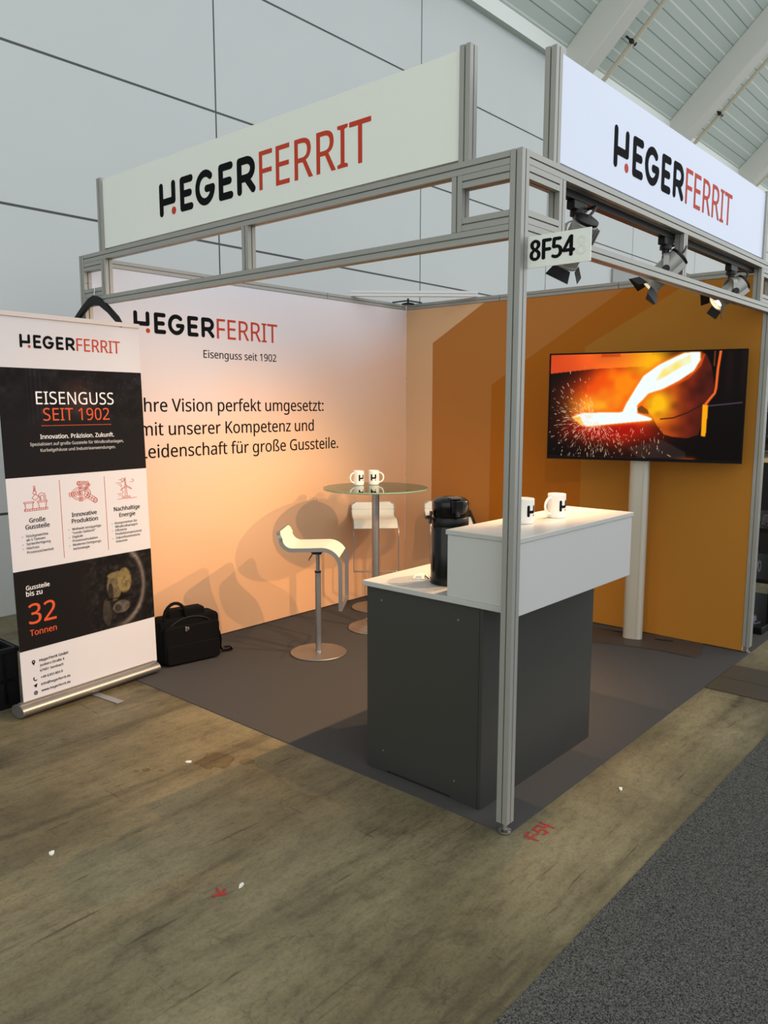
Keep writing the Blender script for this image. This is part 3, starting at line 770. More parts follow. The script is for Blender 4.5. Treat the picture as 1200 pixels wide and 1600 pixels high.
# red painted stand number on the concrete, read along the carpet edge
mb = MB()
Fx = frame((0.030, -0.128, 0.0012), (1, -0.02, 0), (0.0, 1, 0))
def pstroke(pts, r=0.0046, k=0.80):
    stroke(mb, [(a_ * k, b_ * k * 1.1) for a_, b_ in pts], r, Fx, 0.001)
pstroke([(0, 0), (0, .062)]); pstroke([(-.012, .058), (.036, .064)]); pstroke([(-.012, .034), (.03, .036)])
pstroke([(.045, .030), (.058, .030)])
pstroke([(.108, .066), (.072, .062), (.070, .036), (.098, .038), (.104, .018), (.092, .004), (.068, .006)])
pstroke([(.120, .066), (.122, .034), (.160, .036)]); pstroke([(.152, .070), (.150, .002)])
o = mb.build('floor_marking', M_PAINTR)
tag(o, 'red painted stand code on the concrete beside the front corner post', 'marking')
mb = MB()
Fx = frame((-0.985, 0.515, 0.0012), (0.85, -0.5, 0), (0.5, 0.85, 0))
pstroke([(0, 0), (0.05, 0.0)], .006); pstroke([(.03, 0), (.018, .045)], .004); pstroke([(.03, 0), (.05, .03)], .004)
tag(mb.build('floor_marking', M_PAINTR), 'small red painted tick on the open concrete in the foreground', 'marking')
rnd = random.Random(4)
for i, (x, y, a, lab) in enumerate([(-0.885, 0.492, 0.4, 'white paper scrap lying next to the small red tick'),
                                    (-1.22, 1.17, 1.2, 'white paper scrap on the concrete at the left'),
                                    (-0.45, 1.42, 2.0, 'white paper scrap near the brown stain on the concrete'),
                                    (0.62, -0.19, 0.3, 'white paper scrap on the concrete strip along the booth carpet')]):
    mb = MB()
    pts = [(0.020 * math.cos(k * PI / 3) * rnd.uniform(.35, 1), 0.012 * math.sin(k * PI / 3) * rnd.uniform(.4, 1)) for k in range(6)]
    mb.add([(u, v, 0.0005 + 0.005 * abs(math.sin(3 * u * 50))) for u, v in pts] + [(u, v, 0.0) for u, v in pts],
           [list(range(6)), list(range(6, 12))[::-1]] + [(k, 6 + k, 6 + (k + 1) % 6, (k + 1) % 6) for k in range(6)])
    o = mb.build('paper_scrap', M_PAPER)
    o.location = (x, y, 0)
    o.rotation_euler = (0, 0, a)
    tag(o, lab, 'paper scrap', 'paper scraps on the concrete')

# ================================================================== BOOTH FRAME
PX, PY, TOP = 2.97, 2.965, 2.5
def post(x, y, label):
    t = thing('booth_post', label, 'post', (x, y, 0), 0, 'aluminium booth posts')
    profile(MB(), 'z', 0.045, TOP, 0, 0, 0.048).build('profile', M_ALU, t)
    mb = MB()
    mb.lathe([(0.026, 0.004), (0.026, 0.010), (0.011, 0.016), (0.011, 0.045)], 20)
    mb.build('levelling_foot', M_CHROME, t, smooth=True)
    return t
post(0, 0, 'tall aluminium corner post in front of the counter')
post(0, PY, 'aluminium post at the left behind the roll-up banner, with the coat hanger')
post(PX, 0, 'aluminium post at the right end of the orange wall')

def girder(label, along):
    t = thing('ladder_girder', label, 'girder', (0, 0, 0), 0, 'ladder girders over the open sides')
    L0, L1 = 0.026, (PY if along == 'y' else PX) - 0.026
    def rail(name, a, b, z):
        profile(MB(), along, a, b, 0.0, z).build(name, M_ALU, t)
    rail('upper_rail', L0, L1, 2.477)
    rail('lower_rail', L0, L1, 2.233)
    ups = (0.25, 1.46, L1 - 0.215) if along == 'y' else (0.262, 1.48, L1 - 0.215)
    for u in ups:
        mb = MB()
        if along == 'y':
            profile(mb, 'z', 2.257, 2.453, 0, u)
        else:
            profile(mb, 'z', 2.257, 2.453, u, 0)
        mb.build('upright', M_ALU, t)
    for a, b in ((L0, ups[0] - .024), (ups[2] + .024, L1)):
        rail('end_rail', a, b, 2.4295)
        rail('end_rail', a, b, 2.2805)
    return t
girder('aluminium ladder girder over the left open side, under the greenish white fascia sign', 'y')
girder('aluminium ladder girder over the right open side, carrying the spotlights', 'x')

def fascia(label, along, p0, p1, u_logo, cap):
    t = thing('fascia_sign', label, 'sign', (0, 0, 2.5), 0, 'fascia signs on top of the booth')
    for p in (p0, p1):
        mb = MB()
        if along == 'y':
            profile(mb, 'z', 0.0, 0.395, 0, p)
        else:
            profile(mb, 'z', 0.0, 0.395, p, 0)
        mb.build('sign_post', M_ALU, t)
    mb = MB()
    if along == 'y':
        mb.box(-0.012, 0.014, p0 + .024, p1 - .024, 0.012, 0.385)
        M = frame((-0.0124, u_logo, 0.096), (0, -1, 0), (0, 0, 1))
    else:
        mb.box(p0 + .024, p1 - .024, -0.012, 0.014, 0.012, 0.385)
        M = frame((u_logo, -0.0124, 0.096), (1, 0, 0), (0, 0, 1))
    mb.build('sign_panel', M_BOARD if along == 'y' else M_LIGHTBOX, t)
    logo(cap, 0, 0, M, t)
fascia('white fascia sign with company logo over the left side of the booth', 'y', 0.222, 2.735, 2.155, 0.165)
fascia('white fascia sign with company logo over the right side, above the spotlights', 'x', 0.212, 2.745, 0.69, 0.162)

# printed walls
t = thing('printed_wall', 'white printed booth wall with slogan and logo, behind the bar table', 'wall panel', (0, PY, 0))
MB().box(0.026, 2.948, -0.020, 0.016, 0.012, 2.452).build('fabric_panel', M_TEXTWALL, t)
mb = MB()
for a, b in ((0.026, 0.995), (1.0, 1.985), (1.99, 2.946)):
    profile(mb, 'x', a, b, 0.0, 2.477)
mb.build('top_rail', M_ALU, t)
MW = frame((0, -0.0202, 0), (1, 0, 0), (0, 0, 1))
logo(0.1315, 0.293, 2.085, MW, t)
k = 0.0001187
lp = []
for s, z in (('Ihre Vision perfekt umgesetzt:', 1.591), ('mit unserer Kompetenz und', 1.4385), ('Leidenschaft für große Gussteile.', 1.2945)):
    lp += text_loops(s, 0.2945 if s[0] != 'm' else 0.2995, z, k)
loops_object('slogan_letters', lp, M_INK, MW, t, bold=0.0011)
loops_object('subtitle_letters', fit('Eisenguss seit 1902', 0.811, 1.455, 1.950), M_INK, MW, t, bold=0.0006)

t = thing('printed_wall', 'orange printed booth wall with nested angled fields, behind the television', 'wall panel', (PX, 0, 0))
mb = MB()
yf = lambda y, z: (y, z)
X0 = -0.020
Zt, Zb, YR, YL = 2.452, 0.012, 0.026, 2.944
def line_y(y0, z0, slope, z):           # y where a diagonal rising towards smaller y reaches z
    return y0 - (z - z0) / slope
a = [(2.65, 2.16, 0.565), (2.05, 1.80, 0.592), (1.24, 2.06, 0.52)]
d = [line_y(y, z, s, Zt) for y, z, s in a]
polys = [
    [(YL, Zb), (a[0][0], Zb), (a[0][0], a[0][1]), (d[0], Zt), (YL, Zt)],
    [(a[0][0], Zb), (a[1][0], Zb), (a[1][0], a[1][1]), (d[1], Zt), (d[0], Zt), (a[0][0], a[0][1])],
    [(a[1][0], Zb), (a[2][0], Zb), (a[2][0], a[2][1]), (d[2], Zt), (d[1], Zt), (a[1][0], a[1][1])],
    [(a[2][0], Zb), (YR, Zb), (YR, Zt), (d[2], Zt), (a[2][0], a[2][1])]]
for i, pl in enumerate(polys):
    mb.add([(X0, y, z) for y, z in pl], [list(range(len(pl)))], i)
mb.box(X0 + 0.0005, 0.016, YR, YL, Zb, Zt, 0)
mb.build('fabric_panel', M_OR, t)
mb = MB()
for a_, b_ in ((0.026, 0.995), (1.0, 1.985), (1.99, 2.94)):
    profile(mb, 'y', a_, b_, 0.0, 2.477)
mb.build('top_rail', M_ALU, t)

# diagonal brace across the back corner
t = thing('corner_brace', 'bright aluminium bar laid diagonally across the back corner of the booth walls', 'brace', (0, 0, 0))
mb = MB()
A, B = Vector((2.27, 2.962, 2.526)), Vector((2.967, 2.21, 2.526))
dv = (B - A).normalized()
Mb = frame((A + B) / 2, dv, Vector((0, 0, 1)).cross(dv))
Lb = (B - A).length
mb.prism(slot_section(0.044), -Lb / 2, Lb / 2, 'x', 0, Mb)
mb.build('bar', mat('white coated aluminium', (216, 218, 216), 0.4, 0.1), t)
t = thing('clamp_disc', 'small black disc clamped under the top rail in the back corner', 'clamp', (2.80, 2.80, 2.47))
mb = MB()
mb.lathe([(0.012, 0.0), (0.052, 0.004), (0.056, 0.012), (0.03, 0.02)], 24)
mb.build('disc', M_BLACK, t, smooth=True)
mb = MB()
mb.cyl((0, 0, 0.018), (0, 0, 0.056), 0.008)
mb.box(-0.01, 0.175, -0.012, 0.012, 0.034, 0.042)
mb.box(-0.012, 0.012, -0.01, 0.165, 0.034, 0.042)
mb.build('bracket', M_BLACK, t)

# ================================================================== SPOTLIGHTS
tag(MB().box(0.29, 2.72, 0.026, 0.060, 2.428, 2.462).build('lighting_track', M_BLACK),
    'black lighting track along the inside of the right girder', 'lighting track')

def spotlight(x, target, label, power, yoke_turn):
    t = thing('spotlight', label, 'spotlight', (x, 0.043, 2.428), 0, 'track spotlights on the right girder')
    MB().box(-0.055, 0.055, -0.018, 0.018, -0.034, -0.0005).build('track_adapter', M_BLACK, t, bevel=0.003)
    mb = MB()
    mb.cyl((0, 0, -0.034), (0, 0, -0.052), 0.028)
    mb.cyl((0, 0, -0.052), (0, 0, -0.072), 0.017)
    mb.build('swivel', M_BLACK, t, smooth=True)
    piv = Vector((0, 0.0, -0.150))
    ax = (Vector(target) - (Vector(t.location) + piv)).normalized()
    side = ax.cross(Vector((0, 0, 1))).normalized()
    upv = side.cross(ax)
    # yoke: flat bow over the housing, ends at the pivot knobs
    Mh = frame(piv, side, Vector((0, 0, 1)))
    w = 0.060
    path = [(-w, 0.0), (-w, 0.045)] + [(-w * math.cos(R(q)), 0.045 + 0.035 * math.sin(R(q))) for q in (30, 60, 90, 120, 150)] + [(w, 0.045), (w, 0.0)]
    # strip works in local xz with width along y
    Ms = frame(piv, side, Vector((0, 0, 1)).cross(side))
    mb = MB()
    mb.strip(path, 0.026, 0.003, 0, Ms)
    mb.build('yoke', M_ALU, t)
    for s in (-1, 1):
        mb = MB()
        mb.cyl(piv + side * (s * 0.054), piv + side * (s * 0.072), 0.017)
        mb.build('pivot_knob', M_BLACK, t, smooth=True)
    Ma = frame(piv, side, upv)            # x side, y up, z = side x up = -axis
    Mz = Ma @ Matrix.Rotation(PI, 4, 'X')  # z along the axis
    mb = MB()
    mb.lathe([(0.0, -0.085), (0.046, -0.085), (0.050, -0.080), (0.050, 0.090), (0.052, 0.092), (0.052, 0.102), (0.046, 0.102), (0.043, 0.080), (0.0, 0.080)], 32, 0, Mz)
    for q in range(-3, 4):                 # cooling ribs on the rear half
        mb.box(q * 0.013 - 0.0015, q * 0.013 + 0.0015, 0.03, 0.055, -0.08, -0.01, 0, Mz)
    mb.build('housing', M_ALU, t, smooth=True)
    MB().lathe([(0.0, -0.104), (0.03, -0.104), (0.05, -0.096), (0.05, -0.0855), (0.0, -0.0855)], 24, 0, Mz).build('rear_cap', M_BLACK, t, smooth=True)
    MB().lathe([(0.0, 0.084), (0.030, 0.084), (0.030, 0.086), (0.0, 0.086)], 24, 0, Mz).build('lens', M_LAMP, t)
    for q in range(4):
        Mf = Mz @ Matrix.Rotation(q * PI / 2 + PI / 4, 4, 'Z') @ Matrix.Translation((0.052, 0, 0.100)) @ Matrix.Rotation(R(38), 4, 'Y')
        ww = 0.050 if q % 2 else 0.036
        mb = MB()
        mb.prism([(-0.036, 0.0), (0.036, 0.0), (ww, 0.048), (-ww, 0.048)], -0.001, 0.001, 'x', 0, Mf)
        mb.build('barn_door', M_BLACK, t)
    # loop of cable from the adapter to the rear of the housing
    e0, e1 = Vector((0.05, 0.0, -0.03)), piv - ax * 0.10
    mid = (e0 + e1) / 2 + Vector((0.09, -0.02, 0.03)) - ax * 0.05
    pts = []
    for k in range(13):
        u_ = k / 12
        pts.append(e0 * (1 - u_) ** 2 + mid * 2 * u_ * (1 - u_) + e1 * u_ ** 2)
    MB().tube(pts, 0.0055, 8).build('cable', M_BLACK, t, smooth=True)
    ld = bpy.data.lights.new('spotlight_beam', 'SPOT')
    ld.energy = power
    ld.color = WARM
    ld.spot_size = R(98)
    ld.spot_blend = 0.75
    ld.shadow_soft_size = 0.013
    lo = bpy.data.objects.new('spotlight_beam', ld)
    COL.objects.link(lo)
    lo.parent = t
    lo.location = piv + ax * 0.115
    lo.rotation_euler = ax.to_track_quat('-Z', 'Y').to_euler()
    return t
spotlight(0.50, (0.95, 1.1, 0.9), 'silver track spotlight with black flaps right above the stand number sign', SPOT * 0.72, 0)
spotlight(1.40, (0.62, 1.55, 0.62), 'silver track spotlight with black flaps, middle of the girder', SPOT, 0)
spotlight(2.36, (0.70, 1.65, 0.55), 'silver track spotlight with black flaps near the right end of the girder', SPOT, 0)

# hall number board sticking out from the corner post
t = thing('number_sign', 'white stand number board with black code, fixed to the front corner post', 'sign', (0, 0, 2.105))
MB().box(0.026, 0.031, -0.262, -0.008, 0.0, 0.108).build('board', M_BOARD, t)
MS = frame((0.0256, 0, 0), (0, -1, 0), (0, 0, 1))
loops_object('number_letters', fit('8F54', 0.035, 0.202, 0.026, 1.18), M_INK, MS, t, bold=0.0034)
loops_object('ghost_number', fit('8', 0.212, 0.245, 0.028, 1.18), M_FAINT, MS, t, bold=0.003)

# coat hanger on the left girder
t = thing('coat_hanger', 'black plastic coat hanger with metal hook hanging on the left girder', 'hanger', (-0.034, 2.815, 2.325))
HM = Matrix.Rotation(R(-82), 4, 'Z')
mb = MB()
mb.tube([HM @ Vector(p) for p in [(-0.030, -0.034, -0.012), (-0.026, -0.030, 0.004), (-0.012, -0.012, 0.012), (0.004, 0.0, 0.0), (0.006, 0.0, -0.03), (0.0, 0, -0.055), (0, 0, -0.085)]], 0.0022, 8)
mb.build('hook', M_CHROME, t, smooth=True)
mb = MB()
ctr = [(-0.225, -0.242), (-0.20, -0.215), (-0.12, -0.150), (-0.05, -0.105), (0.0, -0.092), (0.05, -0.105), (0.12, -0.150), (0.20, -0.215), (0.225, -0.242)]
hw = [0.016, 0.022, 0.021, 0.024, 0.028, 0.024, 0.021, 0.022, 0.016]
upl = [(x, z + h) for (x, z), h in zip(ctr, hw)]
lol = [(x, z - h) for (x, z), h in zip(ctr, hw)]
mb.prism([(x, z) for x, z in upl] + [(x, z) for x, z in lol[::-1]], -0.011, 0.011, 'y', 0, HM)
mb.build('hanger_body', M_BLACK, t, bevel=0.004)

# ================================================================== ROLL-UP BANNER
BT = Vector((0.99379, 0.1113, 0)).normalized()
t = thing('rollup_banner', 'tall white and anthracite roll-up banner standing at the left front of the booth', 'roll-up banner',
          (-0.732, 2.473, 0.004), math.atan2(BT.y, BT.x))
# local: x along the banner, y backwards, z up
sec = [(0.058 * math.cos(R(a)) * (1 if abs(math.cos(R(a))) > .2 else 1), 0.036 + 0.034 * math.sin(R(a))) for a in range(0, 360, 15)]
sec = [(0.045 + y * 0.95, z) for y, z in sec]
mb = MB()
mb.prism(sec, 0.004, 0.876, 'x')
mb.box(0.006, 0.874, 0.030, 0.056, 0.064, 0.076)
mb.build('base_cassette', M_STEEL, t, smooth=True)
for a, b in ((-0.004, 0.004), (0.876, 0.884)):
    MB().prism([(0.045 + (y - 0.045) * 1.04, 0.036 + (z - 0.036) * 1.04) for y, z in sec], a, b, 'x').build('end_cap', M_STEELD, t, smooth=True)
for xx in (0.445,):
    MB().box(xx - 0.022, xx + 0.022, -0.205, 0.20, -0.003, 0.002).build('foot', M_CORDG, t, bevel=0.001)
sl = lambda z: 0.012 - 0.012 * z
sr = lambda z: 0.868 - 0.021 * z
YB = 0.043
def shear(u, v):
    return ((sl(v) + (sr(v) - sl(v)) * u / 0.85) * 1.0114 + 0.0245, v * 1.0114 - 0.0185)
MBN = frame((0, YB, 0), (1, 0, 0), (0, 0, 1))
def bp(pts):
    return [shear(*p) for p in pts]
mb = MB()
mb.prism(bp([(-0.005, 0.085), (0.85, 0.085), (0.85, 2.068), (-0.019, 2.068)]), YB, YB + 0.0012, 'y')
mb.build('banner_film', M_BANNER, t)
MB().prism(bp([(-0.004, 2.062), (0.854, 2.062), (0.854, 2.086), (-0.004, 2.086)]), YB - 0.008, YB + 0.010, 'y').build('top_rail', mat('satin white rail', (206, 200, 198), 0.5), t, bevel=0.002)
MB().cyl((0.43, YB + 0.022, 0.02), (0.42, YB + 0.016, 2.07), 0.008).build('support_pole', M_STEELD, t, smooth=True)

def shear_picture(name, rgb, v0, v1):
    H, W = rgb.shape[:2]
    o = picture_grid(name, rgb, 0.85, v1 - v0, Matrix.Translation((0, v0, 0)), M_PHOTO, t)
    for v in o.data.vertices:
        u, w = shear(v.co.x * (0.85 + 0.0045 + 0.0085 * v.co.y) / 0.85 - (0.0045 + 0.0085 * v.co.y), v.co.y)
        v.co = (u, YB - 0.0006, w)
    o.data.update()

def vnoise(H, W, cells, seed):
    rs = np.random.RandomState(seed)
    g = rs.rand(cells[0] + 2, cells[1] + 2)
    y = np.linspace(0, cells[0], H)
    x = np.linspace(0, cells[1], W)
    yi, xi = y.astype(int), x.astype(int)
    fy, fx = (y - yi)[:, None], (x - xi)[None, :]
    fy, fx = fy * fy * (3 - 2 * fy), fx * fx * (3 - 2 * fx)
    a, b_ = g[yi][:, xi], g[yi][:, xi + 1]
    c, d_ = g[yi + 1][:, xi], g[yi + 1][:, xi + 1]
    return a * (1 - fy) * (1 - fx) + b_ * (1 - fy) * fx + c * fy * (1 - fx) + d_ * fy * fx

def srgb2lin(a):
    a = np.clip(a, 0, 1)
    return np.where(a <= 0.04045, a / 12.92, ((a + 0.055) / 1.055) ** 2.4)

def smooth(x, a, b_):
    q = np.clip((x - a) / (b_ - a), 0, 1)
    return q * q * (3 - 2 * q)

# upper dark photo: faint machine hall with a warm ball of light
H_, W_ = 96, 140
S, T = np.meshgrid(np.linspace(0, 0.85, W_), np.linspace(1.812, 1.262, H_))
im = np.ones((H_, W_, 3)) * np.array([25, 25, 28]) / 255
top = smooth(T, 1.45, 1.65)
n1 = vnoise(H_, W_, (10, 14), 3) * vnoise(H_, W_, (20, 30), 5)
im += (top * (n1 - 0.25) * 0.09)[..., None]
im += (top * ((np.sin(S * 260) > 0.2) & (S > 0.15) & (S < 0.24)) * 0.035)[..., None]
im += (top * (((S * 170).astype(int) % 2) == 0) * (S < 0.14) * (T < 1.72) * 0.015)[..., None]
ball = np.exp(-((S - 0.44) ** 2 + (T - 1.66) ** 2) / 0.0085) * smooth(np.hypot(S - 0.44, T - 1.66), 0.125, 0.10)
im += ball[..., None] * np.array([0.16, 0.075, 0.05])
spk = np.random.RandomState(8).rand(H_, W_) > 0.985
im += (spk * (S > 0.45) * top * 0.10)[..., None]
shear_picture('foundry_photo', srgb2lin(im), 1.262, 1.812)

# lower dark photo: big casting seen through a ring
S, T = np.meshgrid(np.linspace(0, 0.85, 170), np.linspace(0.783, 0.361, 90))
H_, W_ = S.shape
im = np.ones((H_, W_, 3)) * np.array([26, 24, 24]) / 255
fade = smooth(S, 0.33, 0.50)
n2 = vnoise(H_, W_, (12, 24), 11)
n3 = vnoise(H_, W_, (30, 60), 12)
im += (fade * (n2 * n3 - 0.2) * 0.16)[..., None] * np.array([1, .92, .8])
rr_ = np.hypot((S - 0.60) / 1.0, (T - 0.60) / 1.25)
ringm = np.exp(-((rr_ - 0.185) / 0.014) ** 2) * smooth(S, 0.50, 0.72)
im += ringm[..., None] * np.array([0.32, 0.29, 0.26])
def blob(cs, ct, rs_, rt, col):
    global im
    q = np.hypot((S - cs) / rs_, (T - ct) / rt)
    k_ = smooth(q, 1.05, 0.9) * (0.75 + 0.5 * n3)
    im = im * (1 - 0.85 * k_[..., None]) + k_[..., None] * 0.85 * np.array(col) / 255
blob(0.585, 0.60, 0.050, 0.085, (112, 100, 72))
blob(0.655, 0.625, 0.048, 0.075, (134, 118, 76))
blob(0.615, 0.665, 0.075, 0.020, (120, 106, 70))
blob(0.560, 0.57, 0.018, 0.055, (40, 36, 34))
blob(0.625, 0.475, 0.060, 0.038, (96, 88, 78))
blob(0.600, 0.470, 0.022, 0.022, (46, 42, 40))
blob(0.530, 0.46, 0.030, 0.080, (62, 56, 48))
im += ((np.abs(T - 0.53) < 0.006) * (S > 0.53) * (S < 0.70) * -0.15)[..., None]
im = np.clip(im, 0.04, 1)
shear_picture('casting_photo', srgb2lin(im), 0.361, 0.783)

MT = Matrix.Translation((0, -0.0012, 0)) @ MBN
def btext(name, lines, material, bold=0.0):
    loops = []
    for s, u0, u1, v in lines:
        loops += [[shear(*p) for p in l] for l in fit(s, u0, u1, v)]
    loops_object(name, loops, material, MT, t, 0.0006, bold)
# logo on the banner (stays upright: plain offset of its corner)
u0, v0 = shear(0.113, 1.913)
logo(0.0672, u0, v0, MT, t, 0.0006)
btext('title_letters', [('EISENGUSS', 0.180, 0.651, 1.631)], M_WPRINT)
btext('title_letters', [('SEIT 1902', 0.215, 0.618, 1.547)], M_RUST)
MB().prism(bp([(0.200, 1.520), (0.625, 1.520), (0.625, 1.5225), (0.200, 1.5225)]), YB - 0.0014, YB - 0.0006, 'y').build('printed_rule', M_RUST, t)
btext('claim_letters', [('Innovation. Präzision. Zukunft.', 0.190, 0.640, 1.4535)], M_WPRINT, 0.0004)
btext('claim_letters', [('Spezialisiert auf große Gussteile für Windkraftanlagen,', 0.131, 0.702, 1.4195),
                        ('Kurbelgehäuse und Industrieanwendungen.', 0.186, 0.646, 1.3875)], mat('light grey print', (205, 205, 205), 0.6))
for u in (0.2815, 0.5595):
    MB().prism(bp([(u - .001, 0.816), (u + .001, 0.816), (u + .001, 1.234), (u - .001, 1.234)]), YB - 0.0014, YB - 0.0002, 'y').build('printed_rule', M_RED, t)
for h in ([('Große', 0.097, 0.186, 1.0275), ('Gussteile', 0.074, 0.208, 0.9945)],
          [('Innovative', 0.343, 0.497, 1.029), ('Produktion', 0.340, 0.502, 0.9945)],
          [('Nachhaltige', 0.611, 0.788, 1.031), ('Energie', 0.645, 0.753, 0.9945)]):
    btext('heading_letters', h, M_INK, 0.0006)
kb = (0.225 - 0.073) / text_width('Prozesssicherheit')
def bl(s, u, v):
    lo, hi = text_bounds(s)
    return (s, u, u + (hi - lo) * kb, v)
def bullets(lines, dots):
    loops = []
    for s_, u0_, u1_, v_ in lines:
        loops += [[shear(*p) for p in l] for l in fit(s_, u0_, u1_, v_)]
    for u_, v_ in dots:
        c_ = shear(u_, v_)
        loops.append(arc(c_[0], c_[1], 0.0022, 0.0022, 0, 324, 9))
    loops_object('bullet_letters', loops, M_INK, MT, t, 0.0006)
bullets([bl('Stückgewichte', 0.073, 0.953), bl('ab 5 Tonnen', 0.073, 0.933), bl('Serienfertigung', 0.073, 0.912),
         bl('Höchste', 0.073, 0.890), bl('Prozesssicherheit', 0.073, 0.868)], ((.053, .958), (.053, .917), (.053, .895)))
bullets([bl('Weltweit einzigartige', 0.338, 0.956), bl('"runde Gießerei"', 0.338, 0.935), bl('Digitale', 0.338, 0.914),
         bl('Prozesssimulation', 0.338, 0.892), bl('Moderne Fertigungs-', 0.338, 0.870), bl('technologie', 0.338, 0.848)],
        ((.318, .961), (.318, .919), (.318, .875)))
bullets([bl('Komponenten für', 0.612, 0.956), bl('Windkraftanlagen', 0.612, 0.935), bl('Effiziente', 0.612, 0.914),
         bl('Produktionsprozesse', 0.612, 0.893), bl('Zukunftsorientierte', 0.612, 0.871), bl('Industrie', 0.612, 0.850)],
        ((.592, .961), (.592, .919), (.592, .876)))
btext('figure_letters', [('Gussteile', 0.052, 0.184, 0.679), ('bis zu', 0.051, 0.140, 0.646)], M_WPRINT, 0.0005)
btext('figure_letters', [('32', 0.056, 0.211, 0.4965)], M_RUST, 0.0010)
btext('figure_letters', [('Tonnen', 0.056, 0.208, 0.434)], M_RUST, 0.0006)
btext('address_letters', [('HegerFerrit GmbH', 0.097, 0.264, 0.286)], M_INK, 0.0004)
btext('address_letters', [('Junkers-Straße 4', 0.097, 0.240, 0.259), ('67681 Sembach', 0.097, 0.232, 0.2305)], M_INK, 0.0002)
for l_ in (('+49 6303 803 0', 0.099, 0.226, 0.193), ('info@hegerferrit.de', 0.098, 0.269, 0.1555), ('www.hegerferrit.de', 0.097, 0.267, 0.1205)):
    btext('address_letters', [l_], M_INK, 0.0002)
# icons: line drawings
def icon(name, strokes, r, material, cyc=()):
    mb = MB()
    for i, s in enumerate(strokes):
        stroke(mb, [shear(*p) for p in s], r, MT, 0.0006, 0, seg=4)
    mb.build(name, material, t)
ci = lambda c, r, a0=0, a1=360, n=14, q=1: arc(c[0], c[1], r, r * q, a0, a1, n)
icon('ladle_icon', [
    [(.075, 1.088), (.205, 1.088), (.205, 1.098), (.075, 1.098), (.075, 1.088)],
    *[[(.080 + i * .0125, 1.088), (.080 + i * .0125, 1.098)] for i in range(10)],
    [(.083, 1.098), (.079, 1.128)], [(.120, 1.098), (.124, 1.128)], [(.074, 1.128), (.129, 1.128), (.129, 1.135), (.074, 1.135), (.074, 1.128)],
    [(.158, 1.098), (.154, 1.128)], [(.195, 1.098), (.199, 1.128)], [(.149, 1.128), (.204, 1.128), (.204, 1.135), (.149, 1.135), (.149, 1.128)],
    [(.133, 1.215), (.133, 1.190)], [(.140, 1.215), (.140, 1.190)], ci((.137, 1.180), .009), [(.134, 1.190), (.134, 1.199), (.141, 1.199), (.141, 1.190)],
    [(.120, 1.153), (.140, 1.172), (.160, 1.158), (.139, 1.140), (.120, 1.153)],
    [(.164, 1.135), (.164, 1.150)] + arc(.176, 1.158, .020, .018, 160, 0, 8) + [(.196, 1.138)], [(.171, 1.137)] + arc(.177, 1.153, .010, .012, 170, 10, 6) + [(.187, 1.138)],
    ], 0.0011, M_RED)
wheel = [ci((.408, 1.152), .058, 0, 360, 24, .62), ci((.408, 1.152), .046, 0, 360, 24, .60)]
def beam(a, b, w):
    dx, dy = b[0] - a[0], b[1] - a[1]
    L_ = math.hypot(dx, dy)
    nx, ny = -dy / L_ * w, dx / L_ * w
    out = [[(a[0] + nx, a[1] + ny), (b[0] + nx, b[1] + ny), (b[0] - nx, b[1] - ny), (a[0] - nx, a[1] - ny), (a[0] + nx, a[1] + ny)]]
    out.append([a, b])
    for i in range(1, 5):
        q = (a[0] + dx * i / 5, a[1] + dy * i / 5)
        out.append([(q[0] + nx, q[1] + ny), (q[0] - nx, q[1] - ny)])
    return out
icon('plant_icon', wheel + beam((.335, 1.150), (.40, 1.156), .010) + beam((.43, 1.150), (.500, 1.103), .013)
     + beam((.392, 1.210), (.455, 1.205), .009) + beam((.405, 1.11), (.405, 1.20), .009) + beam((.425, 1.165), (.462, 1.20), .007)
     + [ci((.395, 1.208), .010), ci((.495, 1.106), .012)], 0.0010, M_RED)
icon('turbine_icon', [
    [(.640, 1.098), (.770, 1.098)], [(.672, 1.103), (.725, 1.103), (.725, 1.110), (.672, 1.110), (.672, 1.103)],
    [(.692, 1.110), (.695, 1.165)], [(.706, 1.110), (.703, 1.165)], ci((.699, 1.170), .005),
    [(.696, 1.176), (.692, 1.200), (.698, 1.218), (.702, 1.176)], [(.704, 1.172), (.735, 1.155), (.739, 1.148), (.703, 1.164)],
    [(.693, 1.170), (.668, 1.152), (.662, 1.146), (.694, 1.163)],
    [(.655, 1.208)] + arc(.680, 1.205, .010, .010, 170, -120, 8), [(.632, 1.190), (.668, 1.190)] + arc(.668, 1.198, .008, .008, -90, 90, 6),
    [(.648, 1.180), (.664, 1.180)] + arc(.664, 1.173, .007, .007, 90, -90, 6),
    [(.640, 1.128), (.672, 1.128)] + arc(.672, 1.136, .008, .008, -90, 120, 6), [(.648, 1.118), (.676, 1.118)],
    [(.728, 1.190), (.746, 1.190)] + arc(.746, 1.198, .008, .008, -90, 110, 6)], 0.0010, M_RED)
# small contact icons
mb = MB()
pin = arc(.064, .2935, .0095, .0095, -20, 200, 14) + [(.064, .2735)]
hole = arc(.064, .2935, .0038, .0038, 0, 330, 11)
loops_object('contact_icon', [[shear(*p) for p in pin], [shear(*p) for p in hole]], M_INK, MT, t, 0.0006)
icon('contact_icon', [arc(.0685, .2005, .0095, .0095, 150, 280, 8), [(.058, .205), (.062, .2085)], [(.0695, .1895), (.0745, .193)]], .0025, M_INK)
MB().prism([shear(*p) for p in [(.054, .166), (.077, .173), (.070, .152), (.0655, .158), (.062, .153), (.062, .162)]], YB - 0.0016, YB - 0.0002, 'y').build('contact_icon', M_INK, t)
icon('contact_icon', [ci((.065, .124), .010), ci((.065, .124), .0045, q=2.1), [(.055, .124), (.075, .124)], [(.0565, .129), (.0735, .129)], [(.0565, .119), (.0735, .119)]], .0009, M_INK)

